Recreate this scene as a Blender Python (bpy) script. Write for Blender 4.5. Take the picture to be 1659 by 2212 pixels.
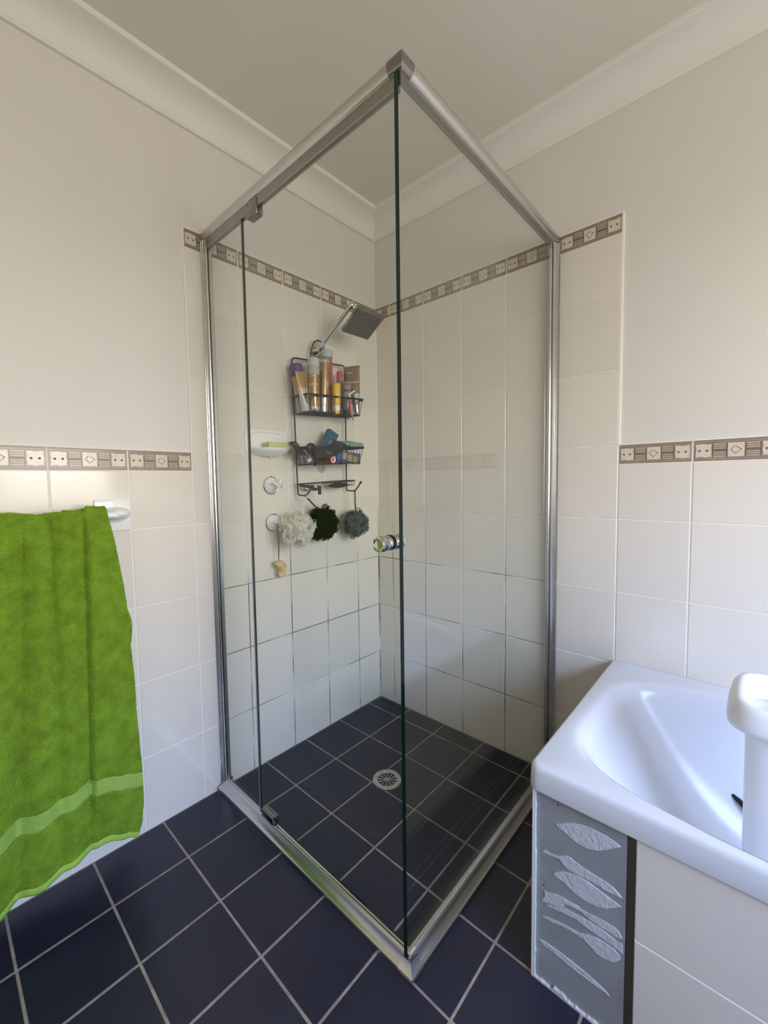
import bpy, bmesh, math, random
from math import pi, sin, cos, radians
from mathutils import Vector, Matrix, noise

for o in list(bpy.data.objects):
    bpy.data.objects.remove(o)
sc = bpy.context.scene
C = sc.collection

# ------------------------------------------------------------------ camera, sky, light, exposure
FX, W, H = 903.667, 1659, 2212
cam = bpy.data.cameras.new('camera')
cam.sensor_fit = 'AUTO'
cam.sensor_width = 36.0
cam.lens = 36.0 * FX / H
cam.shift_x = 18.72 / H
cam.shift_y = -11.623 / H
cam.clip_start = 0.01
co = bpy.data.objects.new('camera', cam)
C.objects.link(co)
co.matrix_world = Matrix(((-0.67702597, -0.05485707, 0.73391181, 1.610386),
                          (0.73580852, -0.03028028, 0.67651233, 1.464724),
                          (-0.01488842, 0.99803497, 0.06086484, 1.149758),
                          (0, 0, 0, 1)))
sc.camera = co
# sky: cool blue above the horizon, warm ground below, seen through the bathroom window only
SKY_BLUE, SKY_HORIZON, GROUND, SKY_STRENGTH = (0.81, 1.06, 1.72), (1.0, 0.965, 0.92), (1.0, 0.93, 0.83), 16.0
wd = bpy.data.worlds.new('sky')
sc.world = wd
wd.use_nodes = True
nt = wd.node_tree
nt.nodes.clear()
tc = nt.nodes.new('ShaderNodeTexCoord')
sx = nt.nodes.new('ShaderNodeSeparateXYZ')
rp = nt.nodes.new('ShaderNodeValToRGB')
mr = nt.nodes.new('ShaderNodeMapRange')
mr.inputs['From Min'].default_value = -1
mr.inputs['From Max'].default_value = 1
cr = rp.color_ramp
cr.elements[0].position = 0.0
cr.elements[0].color = (*[c * .42 for c in GROUND], 1)
cr.elements[1].position = 1.0
cr.elements[1].color = (*SKY_BLUE, 1)
for ps, cl in ((0.485, (*[c * .50 for c in GROUND], 1)), (0.515, (*SKY_HORIZON, 1)), (0.60, (*[c * .95 for c in SKY_HORIZON], 1)), (0.70, (*SKY_BLUE, 1))):
    e = cr.elements.new(ps)
    e.color = cl
bg = nt.nodes.new('ShaderNodeBackground')
bg.inputs['Strength'].default_value = SKY_STRENGTH
wo = nt.nodes.new('ShaderNodeOutputWorld')
for a, b in ((tc.outputs['Generated'], sx.inputs[0]), (sx.outputs['Z'], mr.inputs['Value']), (mr.outputs[0], rp.inputs[0]),
             (rp.outputs[0], bg.inputs[0]), (bg.outputs[0], wo.inputs[0])):
    nt.links.new(a, b)
RU, RV, RZ = 2.5, 2.80, 2.435            # room: x to 2.5, y to 2.80, height
WX0, WX1, WZ0, WZ1 = 0.42, 1.98, 0.94, 1.98   # window opening in the wall over the far end of the bath
pl = bpy.data.lights.new('window_light_portal', 'AREA')
pl.shape = 'RECTANGLE'
pl.size, pl.size_y = WX1 - WX0, WZ1 - WZ0
pl.cycles.is_portal = True
po = bpy.data.objects.new('window_light_portal', pl)
C.objects.link(po)
po.location = ((WX0 + WX1) / 2, RV + .04, (WZ0 + WZ1) / 2)
po.rotation_euler = (radians(-90), 0, 0)
vs = sc.view_settings
sc.display_settings.display_device = 'sRGB'
vs.view_transform = 'Standard'
vs.look = 'None'
vs.exposure = 0.0
vs.gamma = 1.0
vs.use_curve_mapping = False
cy = sc.cycles
cy.use_denoising = True
cy.max_bounces = 16
cy.diffuse_bounces = 8
cy.glossy_bounces = 8
cy.transparent_max_bounces = 24
cy.transmission_bounces = 8
cy.caustics_reflective = False
cy.caustics_refractive = False
cy.sample_clamp_indirect = 6.0
rnd = random.Random(4)

# ------------------------------------------------------------------ materials
def lin(c):
    return tuple(((v / 255) / 12.92 if v / 255 <= .04045 else ((v / 255 + .055) / 1.055) ** 2.4) for v in c)

def mat(name, rgb, rough=.5, metal=0.0, var=0.0, vscale=8.0, bump=0.0, bscale=80.0, coat=0.0, spec=.5, rgb2=None, rvar=0.0, trans=0.0, ior=1.45, sss=0.0, detail=4.0):
    """procedural principled material; colours in sRGB 0..255"""
    m = bpy.data.materials.new(name)
    m.use_nodes = True
    t = m.node_tree
    b = t.nodes['Principled BSDF']
    c = lin(rgb)
    b.inputs['Base Color'].default_value = (*c, 1)
    b.inputs['Roughness'].default_value = rough
    b.inputs['Metallic'].default_value = metal
    b.inputs['Specular IOR Level'].default_value = spec
    b.inputs['IOR'].default_value = ior
    b.inputs['Coat Weight'].default_value = coat
    b.inputs['Transmission Weight'].default_value = trans
    if sss:
        b.inputs['Subsurface Weight'].default_value = sss
        b.inputs['Subsurface Radius'].default_value = (.01, .01, .01)
        b.inputs['Subsurface Scale'].default_value = 1
    if var or rgb2 or bump or rvar:
        co_ = t.nodes.new('ShaderNodeTexCoord')
        n = t.nodes.new('ShaderNodeTexNoise')
        n.inputs['Scale'].default_value = vscale
        n.inputs['Detail'].default_value = detail
        t.links.new(co_.outputs['Object'], n.inputs['Vector'])
        if var or rgb2:
            r = t.nodes.new('ShaderNodeValToRGB')
            r.color_ramp.elements[0].position = .3
            r.color_ramp.elements[1].position = .7
            lo_ = tuple(v * (1 - var) for v in c)
            hi_ = lin(rgb2) if rgb2 else tuple(min(1, v * (1 + var)) for v in c)
            r.color_ramp.elements[0].color = (*lo_, 1)
            r.color_ramp.elements[1].color = (*hi_, 1)
            t.links.new(n.outputs['Fac'], r.inputs[0])
            t.links.new(r.outputs[0], b.inputs['Base Color'])
        if rvar:
            q = t.nodes.new('ShaderNodeMapRange')
            q.inputs['To Min'].default_value = max(.02, rough - rvar)
            q.inputs['To Max'].default_value = rough + rvar
            t.links.new(n.outputs['Fac'], q.inputs['Value'])
            t.links.new(q.outputs[0], b.inputs['Roughness'])
        if bump:
            n2 = t.nodes.new('ShaderNodeTexNoise')
            n2.inputs['Scale'].default_value = bscale
            n2.inputs['Detail'].default_value = 3
            t.links.new(co_.outputs['Object'], n2.inputs['Vector'])
            bp = t.nodes.new('ShaderNodeBump')
            bp.inputs['Strength'].default_value = bump
            bp.inputs['Distance'].default_value = .004
            t.links.new(n2.outputs['Fac'], bp.inputs['Height'])
            t.links.new(bp.outputs[0], b.inputs['Normal'])
    return m

def glass_mat(name, tint=(.976, .991, .980), gloss=1.0):
    """thin clear pane: Fresnel mix of see-through and mirror"""
    m = bpy.data.materials.new(name)
    m.use_nodes = True
    t = m.node_tree
    t.nodes.clear()
    out = t.nodes.new('ShaderNodeOutputMaterial')
    tr = t.nodes.new('ShaderNodeBsdfTransparent')
    tr.inputs[0].default_value = (*tint, 1)
    g = t.nodes.new('ShaderNodeBsdfGlossy')
    g.inputs['Roughness'].default_value = 0.0
    f = t.nodes.new('ShaderNodeFresnel')
    ge = t.nodes.new('ShaderNodeNewGeometry')      # the same 1.5 index from either side of the pane
    mi_ = t.nodes.new('ShaderNodeMapRange')
    mi_.inputs['To Min'].default_value = 1.5
    mi_.inputs['To Max'].default_value = 1 / 1.5
    t.links.new(ge.outputs['Backfacing'], mi_.inputs['Value'])
    t.links.new(mi_.outputs[0], f.inputs['IOR'])
    mx = t.nodes.new('ShaderNodeMixShader')
    mu = t.nodes.new('ShaderNodeMath')
    mu.operation = 'MULTIPLY'
    mu.inputs[1].default_value = gloss
    t.links.new(f.outputs[0], mu.inputs[0])
    t.links.new(mu.outputs[0], mx.inputs[0])
    t.links.new(tr.outputs[0], mx.inputs[1])
    t.links.new(g.outputs[0], mx.inputs[2])
    t.links.new(mx.outputs[0], out.inputs[0])
    return m

def net_mat(name, rgb, see=.35, transl=.35):
    """fine nylon netting: part see-through, part translucent"""
    m = bpy.data.materials.new(name)
    m.use_nodes = True
    t = m.node_tree
    t.nodes.clear()
    out = t.nodes.new('ShaderNodeOutputMaterial')
    d = t.nodes.new('ShaderNodeBsdfDiffuse')
    l = t.nodes.new('ShaderNodeBsdfTranslucent')
    d.inputs[0].default_value = l.inputs[0].default_value = (*lin(rgb), 1)
    tr = t.nodes.new('ShaderNodeBsdfTransparent')
    m1 = t.nodes.new('ShaderNodeMixShader')
    m1.inputs[0].default_value = transl
    m2 = t.nodes.new('ShaderNodeMixShader')
    m2.inputs[0].default_value = see
    t.links.new(d.outputs[0], m1.inputs[1])
    t.links.new(l.outputs[0], m1.inputs[2])
    t.links.new(m1.outputs[0], m2.inputs[1])
    t.links.new(tr.outputs[0], m2.inputs[2])
    t.links.new(m2.outputs[0], out.inputs[0])
    return m

M = {}
M['paint'] = mat('cream_wall_paint', (222, 217, 209), .55, var=.015, vscale=3, bump=.05, bscale=120)
M['ceiling'] = mat('ceiling_paint', (223, 218, 204), .7, var=.015, vscale=2)
M['cornice'] = mat('white_cornice_paint', (231, 227, 217), .6)
M['tile'] = mat('cream_glazed_tile', (228, 221, 209), .12, var=.012, vscale=5, bump=.04, bscale=14)
M['tile_b'] = mat('cream_glazed_tile_slightly_greyer', (224, 217, 206), .13, var=.012, vscale=5, bump=.04, bscale=14)
M['border_base'] = mat('taupe_border_glaze', (163, 148, 133), .22, var=.10, vscale=30)
M['border_cream'] = mat('cream_border_glaze', (214, 204, 184), .18, var=.03, vscale=30, bump=.15, bscale=60)
M['border_line'] = mat('brown_border_lines', (112, 95, 84), .3, var=.1, vscale=40)
M['border_mid'] = mat('pale_taupe_border_bars', (188, 174, 156), .22, var=.06, vscale=60)
M['border_thin'] = mat('thin_brown_border_lines', (134, 117, 104), .3, var=.1, vscale=60)
M['floor_tile'] = mat('dark_navy_floor_tile', (36, 36, 50), .30, var=.10, vscale=9, bump=.03, bscale=60, rvar=.06)
M['floor_tile_b'] = mat('dark_navy_floor_tile_worn', (40, 40, 53), .34, var=.10, vscale=9, bump=.03, bscale=60, rvar=.06)
M['floor_grout'] = mat('grey_brown_floor_grout', (132, 120, 105), .9, rgb2=(168, 154, 136), vscale=25)
M['glass'] = glass_mat('clear_shower_glass', gloss=.6)
M['glass_fixed'] = glass_mat('clear_shower_glass_uncoated', gloss=.95)
M['window_glass'] = glass_mat('window_glass', (.98, .98, .98))
M['glass_edge'] = mat('dark_green_glass_edge', (10, 40, 34), .08, spec=.6)
M['alu'] = mat('satin_aluminium', (208, 207, 204), .24, metal=1.0, var=.03, vscale=20)
M['alu_dull'] = mat('dull_aluminium', (168, 164, 156), .38, metal=1.0, var=.05, vscale=20)
M['chrome'] = mat('polished_chrome', (222, 222, 224), .05, metal=1.0)
M['chrome_dark'] = mat('dark_polished_chrome', (150, 146, 140), .10, metal=1.0)
M['rubber'] = mat('black_rubber', (22, 22, 24), .6)
M['acrylic'] = mat('white_bath_acrylic', (218, 220, 224), .20)
M['white_plastic'] = mat('white_plastic', (236, 238, 242), .32, bump=.01)
M['cement'] = mat('grey_fibre_cement_sheet', (150, 150, 152), .8, var=.09, vscale=7, bump=.15, bscale=150)
M['cement_dark'] = mat('dark_gap_board', (92, 90, 84), .85, var=.1, vscale=10)
M['adhesive'] = mat('white_tile_adhesive', (200, 202, 206), .85, var=.04, vscale=60, bump=.45, bscale=130)
M['plaster'] = mat('broken_white_grout', (205, 203, 200), .85, var=.12, vscale=50, bump=.8, bscale=90)
M['ceramic'] = mat('white_glazed_ceramic', (238, 238, 236), .10, coat=.3)
M['soap'] = mat('pale_green_soap', (196, 196, 138), .5, var=.03, vscale=30, sss=.2)
M['towel'] = mat('green_terry', (128, 160, 48), .95, var=.22, vscale=40, bump=.9, bscale=420, spec=.1)
M['pile'] = mat('green_terry_loops', (138, 172, 54), .9, var=.25, vscale=26, spec=.1)
M['band'] = mat('green_flat_weave', (150, 182, 84), .9, var=.06, vscale=90, bump=.4, bscale=700, spec=.1)
M['hem'] = mat('light_green_hem', (158, 196, 82), .9, var=.08, vscale=60, bump=.4, bscale=500, spec=.1)
M['black_wire'] = mat('black_coated_wire', (24, 23, 23), .38)
M['head_face'] = mat('grey_spray_face', (120, 119, 114), .35, metal=.6, var=.05, vscale=40)
M['nozzle'] = mat('dark_rubber_nozzles', (44, 44, 44), .5)
M['drain'] = mat('tarnished_metal', (196, 194, 186), .38, metal=.75, rgb2=(206, 202, 190), var=.25, vscale=45, bump=.4, bscale=120)
M['black'] = mat('drain_dark', (6, 6, 6), .8)
M['cord_dark'] = mat('dark_brown_cord', (46, 36, 30), .8)
M['cord_white'] = mat('white_cord', (226, 222, 212), .8)
M['sponge'] = mat('yellow_sponge', (214, 172, 92), .95, rgb2=(236, 214, 156), var=.18, vscale=28, bump=1.0, bscale=160)
M['net_white'] = net_mat('white_net', (246, 243, 234), .34, .5)
M['net_black'] = net_mat('black_net', (24, 24, 24), .22, .2)
M['net_grey'] = net_mat('grey_net', (126, 130, 130), .48, .4)
M['gold'] = mat('gold_bottle', (186, 154, 112), .22, metal=.85, var=.03, vscale=20)
M['gold_dark'] = mat('bronze_bottle', (166, 128, 84), .2, metal=.8)
M['silver'] = mat('silver_foil', (206, 205, 203), .22, metal=.85)
M['cap_grey'] = mat('frosted_grey_cap', (186, 189, 190), .35)
M['purple'] = mat('purple_cap', (84, 62, 112), .3)
M['label_pale'] = mat('pale_silver_label', (176, 174, 166), .35)
M['red'] = mat('pinkish_red_label', (196, 78, 92), .35)
M['clear'] = mat('clear_grey_plastic', (196, 186, 182), .12, spec=.6, trans=.55)
M['clear_smoke'] = mat('smoky_clear_plastic', (170, 160, 154), .15, spec=.6, trans=.5)
M['clear_olive'] = mat('clear_bottle_liquid', (126, 122, 104), .2)
M['yellow'] = mat('yellow_plastic', (226, 186, 62), .3)
M['pink'] = mat('pink_plastic', (206, 92, 106), .3)
M['white'] = mat('white_print', (238, 236, 230), .5)
M['ink'] = mat('dark_ink', (40, 38, 44), .5)
M['green_black'] = mat('dark_green_cap', (18, 36, 32), .3)
M['bronze'] = mat('bronze_brown_tube', (140, 118, 94), .28, metal=.55, var=.03)
M['matte_black'] = mat('matt_black', (20, 20, 22), .5, var=.06, vscale=40)
M['foil_black'] = mat('crinkled_black_foil', (48, 48, 50), .3, bump=1.0, bscale=90)
M['teal'] = mat('mint_teal_plastic', (118, 176, 156), .35)
M['pale_blue'] = mat('pale_blue_grey_plastic', (128, 148, 150), .35, var=.1, vscale=60)
M['blue'] = mat('deep_blue_card', (34, 92, 124), .4, var=.04)
M['mid_blue'] = mat('mid_blue_card', (62, 100, 138), .4)
M['beige'] = mat('beige_label', (178, 154, 120), .6, var=.1, vscale=50)
M['suction'] = net_mat('clear_suction_rubber', (196, 192, 182), .6, .3)
M['grey_print'] = mat('pale_grey_print', (150, 150, 150), .5)
M['wood'] = mat('white_window_frame', (235, 235, 232), .35)

def grout_mat():
    """pale grout; brown mould staining low down inside the shower (x<0.87 and y<0.87)"""
    m = mat('cream_wall_grout', (236, 231, 222), .9)
    t = m.node_tree
    b = t.nodes['Principled BSDF']
    g = t.nodes.new('ShaderNodeNewGeometry')
    s = t.nodes.new('ShaderNodeSeparateXYZ')
    t.links.new(g.outputs['Position'], s.inputs[0])
    def mrange(src, a, c, d, e):
        q = t.nodes.new('ShaderNodeMapRange')
        q.inputs['From Min'].default_value, q.inputs['From Max'].default_value = a, c
        q.inputs['To Min'].default_value, q.inputs['To Max'].default_value = d, e
        t.links.new(src, q.inputs['Value'])
        return q.outputs[0]
    n = t.nodes.new('ShaderNodeTexNoise')
    n.inputs['Scale'].default_value = 5
    n.inputs['Detail'].default_value = 5
    t.links.new(g.outputs['Position'], n.inputs['Vector'])
    def mul(a, c):
        q = t.nodes.new('ShaderNodeMath')
        q.operation = 'MULTIPLY'
        t.links.new(a, q.inputs[0])
        t.links.new(c, q.inputs[1])
        return q.outputs[0]
    f = mul(mul(mrange(s.outputs['Z'], .78, 1.08, 1, 0), mrange(s.outputs['X'], .86, .88, 1, 0)),
            mul(mrange(s.outputs['Y'], .86, .88, 1, 0), mrange(n.outputs['Fac'], .38, .56, .15, 1)))
    mx = t.nodes.new('ShaderNodeMix')
    mx.data_type = 'RGBA'
    mx.inputs['A'].default_value = (*lin((236, 231, 222)), 1)
    mx.inputs['B'].default_value = (*lin((112, 98, 80)), 1)
    t.links.new(f, mx.inputs['Factor'])
    t.links.new(mx.outputs['Result'], b.inputs['Base Color'])
    return m
M['grout'] = grout_mat()

# ------------------------------------------------------------------ mesh helpers
def mesh_obj(name, me, parent=None, m=None):
    o = bpy.data.objects.new(name, me)
    C.objects.link(o)
    if m is not None and not me.materials:
        for k in (m if isinstance(m, (list, tuple)) else [m]):
            me.materials.append(M[k])
    if parent is not None:
        o.parent = parent
    return o

def obj(name, bm, m, parent=None, smooth=None, loc=None):
    me = bpy.data.meshes.new(name)
    bmesh.ops.recalc_face_normals(bm, faces=bm.faces)
    bm.to_mesh(me)
    bm.free()
    if smooth is not None:
        sharp = radians(smooth)
        me.polygons.foreach_set('use_smooth', [True] * len(me.polygons))
        me.set_sharp_from_angle(angle=sharp)
    o = mesh_obj(name, me, parent, m)
    if loc:
        o.location = loc
    return o

def thing(name, label, cat, loc=(0, 0, 0), rot=(0, 0, 0), group=None):
    o = bpy.data.objects.new(name, None)
    o.empty_display_size = .05
    C.objects.link(o)
    o.location = loc
    o.rotation_euler = rot
    return tag(o, label, cat, group)

def tag(o, label, cat, group=None):
    o['label'] = label
    o['category'] = cat
    if group:
        o['group'] = group
    return o

def struct(o):
    o['kind'] = 'structure'
    return o

def xform(vs, mtx):
    for v in vs:
        v.co = mtx @ v.co

def box(bm, x0, x1, y0, y1, z0, z1, bevel=0.0, seg=2, mi=0, mtx=None):
    r = bmesh.ops.create_cube(bm, size=1)
    vs = r['verts']
    for v in vs:
        v.co = Vector(((x0 + x1) / 2 + v.co.x * (x1 - x0), (y0 + y1) / 2 + v.co.y * (y1 - y0), (z0 + z1) / 2 + v.co.z * (z1 - z0)))
    fs = list({f for v in vs for f in v.link_faces})
    if bevel:
        es = list({e for v in vs for e in v.link_edges})
        r = bmesh.ops.bevel(bm, geom=es, offset=bevel, segments=seg, profile=.5, affect='EDGES')
        fs = list({f for f in r['faces']} | {f for f in fs if f.is_valid})
        vs = list({v for f in fs for v in f.verts})
    for f in fs:
        f.material_index = mi
    if mtx is not None:
        xform(vs, mtx)
    return vs

def tube(bm, pts, r, n=8, closed=False, caps=True, mi=0):
    """sweep a circle (radius r or list) along pts"""
    pts = [Vector(p) for p in pts]
    k = len(pts)
    rr = r if isinstance(r, (list, tuple)) else [r] * k
    rings = []
    up = None
    for i, p in enumerate(pts):
        a = pts[i - 1] if (i > 0 or closed) else p
        b = pts[(i + 1) % k] if (i < k - 1 or closed) else p
        t = (b - a).normalized() if (b - a).length > 1e-9 else Vector((0, 0, 1))
        if up is None:
            up = t.orthogonal().normalized()
        else:
            up = (up - t * up.dot(t))
            up = up.normalized() if up.length > 1e-6 else t.orthogonal().normalized()
        s = t.cross(up)
        rings.append([bm.verts.new(p + (up * cos(2 * pi * j / n) + s * sin(2 * pi * j / n)) * rr[i]) for j in range(n)])
    for i in range(k if closed else k - 1):
        A, B = rings[i], rings[(i + 1) % k]
        for j in range(n):
            f = bm.faces.new((A[j], A[(j + 1) % n], B[(j + 1) % n], B[j]))
            f.material_index = mi
    if caps and not closed:
        bm.faces.new(rings[0][::-1]).material_index = mi
        bm.faces.new(rings[-1]).material_index = mi

def round_path(pts, rad=.012, seg=5):
    """polyline with rounded corners"""
    P = [Vector(p) for p in pts]
    out = [P[0]]
    for i in range(1, len(P) - 1):
        a, b, c = P[i - 1], P[i], P[i + 1]
        d1, d2 = (a - b), (c - b)
        r = min(rad, d1.length * .49, d2.length * .49)
        q0, q1 = b + d1.normalized() * r, b + d2.normalized() * r
        for k in range(seg + 1):
            t = k / seg
            out.append(q0 * (1 - t) ** 2 + b * 2 * t * (1 - t) + q1 * t * t)
    out.append(P[-1])
    return out

def lathe(bm, prof, n=24, mtx=None, mi=0, sq=1.0):
    """revolve (r,z) profile around z; mi may be a list per segment"""
    rings, new = [], []
    for r, z in prof:
        if r < 1e-6:
            ring = [bm.verts.new((0, 0, z))]
        else:
            ring = [bm.verts.new((r * cos(2 * pi * j / n), sq * r * sin(2 * pi * j / n), z)) for j in range(n)]
        rings.append(ring)
        new += ring
    for i in range(len(rings) - 1):
        A, B = rings[i], rings[i + 1]
        k = mi[i] if isinstance(mi, (list, tuple)) else mi
        for j in range(n):
            q = [A[j % len(A)], A[(j + 1) % len(A)], B[(j + 1) % len(B)], B[j % len(B)]]
            q = [v for i2, v in enumerate(q) if v not in q[:i2]]
            if len(q) > 2:
                bm.faces.new(q).material_index = k
    if mtx is not None:
        xform(new, mtx)
    return new

def prism(bm, prof, a, b, axis, mi=0, mit_a=None, mit_b=None):
    """extrude a 2D profile (p,q) between a and b. axis 'x': (p,q)->(y,z); 'y': (x,z); 'z': (x,y). mit_*: function p->end coordinate"""
    def put(p, q, t):
        return {'x': (t, p, q), 'y': (p, t, q), 'z': (p, q, t)}[axis]
    A = [bm.verts.new(put(p, q, mit_a(p) if mit_a else a)) for p, q in prof]
    B = [bm.verts.new(put(p, q, mit_b(p) if mit_b else b)) for p, q in prof]
    n = len(prof)
    for i in range(n):
        bm.faces.new((A[i], A[(i + 1) % n], B[(i + 1) % n], B[i])).material_index = mi
    bm.faces.new(A[::-1]).material_index = mi
    bm.faces.new(B).material_index = mi

def loft(bm, rings, closed_end=True, mi=0, cap_start=False):
    R = [[bm.verts.new(p) for p in r] for r in rings]
    n = len(R[0])
    for A, B in zip(R, R[1:]):
        for j in range(n):
            bm.faces.new((A[j], A[(j + 1) % n], B[(j + 1) % n], B[j])).material_index = mi
    if closed_end:
        bm.faces.new(R[-1]).material_index = mi
    if cap_start:
        bm.faces.new(R[0][::-1]).material_index = mi

def align(p, d, roll=0.0):
    """matrix that takes local z to d at p"""
    q = Vector(d).normalized().to_track_quat('Z', 'Y')
    return Matrix.Translation(Vector(p)) @ q.to_matrix().to_4x4() @ Matrix.Rotation(roll, 4, 'Z')

def text_mesh(s, size, extrude=.0002, bold=0.0):
    cu = bpy.data.curves.new('lettering', 'FONT')
    cu.body = s
    cu.size = size
    cu.align_x = 'CENTER'
    cu.align_y = 'CENTER'
    cu.extrude = extrude
    cu.offset = bold
    cu.resolution_u = 2
    o = bpy.data.objects.new('lettering', cu)
    C.objects.link(o)
    bpy.context.view_layer.update()
    me = bpy.data.meshes.new_from_object(o)
    bpy.data.objects.remove(o)
    bpy.data.curves.remove(cu)
    return me

def lettering(s, size, m, parent, mtx, bend=None, vertical=False, bold=0.0):
    """text on a surface; mtx: local x along the text, z outward. bend: cylinder radius the text wraps round"""
    me = text_mesh(s, size, bold=bold)
    for v in me.vertices:
        x, y, z = v.co
        if vertical:
            x, y = -y, x
        if bend:
            a = x / bend
            v.co = Vector(((bend + z + .0003) * sin(a), y, (bend + z + .0003) * cos(a) - bend))
        else:
            v.co = Vector((x, y, z + .0003))
    me.transform(mtx)
    me.name = 'lettering'
    me.materials.clear()
    return mesh_obj('lettering', me, parent, m)

# ------------------------------------------------------------------ the room shell
def simple_box(name, a, m, bevel=0):
    bm = bmesh.new()
    box(bm, *a, bevel=bevel)
    return struct(obj(name, bm, m))

PY = -.006   # painted plaster lies 6 mm behind the tile faces
wall_left = simple_box('wall_left', (-.12, RU + .12, -.12, PY, -.1, RZ + .05), 'paint')
wall_right = simple_box('wall_right', (-.12, PY, PY, RV + .12, -.1, RZ + .05), 'paint')
wall_rear = simple_box('wall_rear', (RU, RU + .12, PY, RV + .12, -.1, RZ + .05), 'paint')
bm = bmesh.new()
for a in ((PY, WX0, -.1, RZ + .05), (WX1, RU, -.1, RZ + .05), (WX0, WX1, -.1, WZ0), (WX0, WX1, WZ1, RZ + .05)):
    box(bm, a[0], a[1], RV, RV + .12, a[2], a[3])
wall_window = struct(obj('wall_window', bm, 'paint'))
ceiling = simple_box('ceiling', (-.12, RU + .12, -.12, RV + .12, RZ, RZ + .1), 'ceiling')
floor = simple_box('floor', (-.12, RU + .12, -.12, RV + .12, -.1, -.006), 'floor_grout')

# cornices: plaster cove, mitred in the corners
cp = [(PY, 2.345), (.006, 2.345), (.0075, 2.350)]
for k in range(11):
    a = k / 10 * pi / 2
    cp.append((.090 - .080 * cos(a) * 1.0, 2.352 + .067 * sin(a)))
cp += [(.0915, 2.4195), (.0975, 2.4200), (.1000, 2.4225), (.1000, RZ + .001), (PY, RZ + .001)]
bm = bmesh.new(); prism(bm, cp, 0, 0, 'x', mit_a=lambda p: p, mit_b=lambda p: RU - p)
struct(obj('trim_1', bm, 'cornice', smooth=25))
bm = bmesh.new(); prism(bm, cp, 0, 0, 'y', mit_a=lambda p: p, mit_b=lambda p: RV - p)
struct(obj('trim_2', bm, 'cornice', smooth=25))
bm = bmesh.new(); prism(bm, [(RV - p, q) for p, q in cp], 0, 0, 'x', mit_a=lambda p: RV - p, mit_b=lambda p: RU - (RV - p))
struct(obj('trim_3', bm, 'cornice', smooth=25))
bm = bmesh.new(); prism(bm, [(RU - p, q) for p, q in cp], 0, 0, 'y', mit_a=lambda p: RU - p, mit_b=lambda p: RV - (RU - p))
struct(obj('trim_4', bm, 'cornice', smooth=25))

# window over the far end of the bath
bm = bmesh.new()
for a in ((WX0, WX0 + .045, WZ0, WZ1), (WX1 - .045, WX1, WZ0, WZ1), (WX0, WX1, WZ0, WZ0 + .045), (WX0, WX1, WZ1 - .045, WZ1), ((WX0 + WX1) / 2 - .02, (WX0 + WX1) / 2 + .02, WZ0, WZ1)):
    box(bm, a[0], a[1], RV + .05, RV + .09, a[2], a[3], .003)
win = struct(obj('window_1', bm, 'wood'))
bm = bmesh.new(); box(bm, WX0 + .03, WX1 - .03, RV + .068, RV + .072, WZ0 + .03, WZ1 - .03)
obj('window_pane', bm, 'window_glass', win)
bm = bmesh.new(); box(bm, WX0 - .02, WX1 + .02, RV - .03, RV + .05, WZ0 - .02, WZ0, .004)
obj('window_sill', bm, 'wood', win)

# ------------------------------------------------------------------ wall tiles
tile_cache = {}
def tile_mesh(w, h, var=0):
    key = (round(w, 4), round(h, 4), var)
    if key not in tile_cache:
        c, t = .0012, .0075
        bm = bmesh.new()
        hw = w / 2
        A = [bm.verts.new(p) for p in ((-hw, -t, 0), (hw, -t, 0), (hw, -t, h), (-hw, -t, h))]
        B = [bm.verts.new(p) for p in ((-hw, -c, 0), (hw, -c, 0), (hw, -c, h), (-hw, -c, h))]
        D = [bm.verts.new(p) for p in ((-hw + c, 0, c), (hw - c, 0, c), (hw - c, 0, h - c), (-hw + c, 0, h - c))]
        for P, Q in ((A, B), (B, D)):
            for j in range(4):
                bm.faces.new((P[j], P[(j + 1) % 4], Q[(j + 1) % 4], Q[j]))
        bm.faces.new(D)
        bmesh.ops.recalc_face_normals(bm, faces=bm.faces)
        me = bpy.data.meshes.new('tile')
        bm.to_mesh(me)
        bm.free()
        me.materials.append(M['tile' if var == 0 else 'tile_b'])
        tile_cache[key] = me
    return tile_cache[key]

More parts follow.
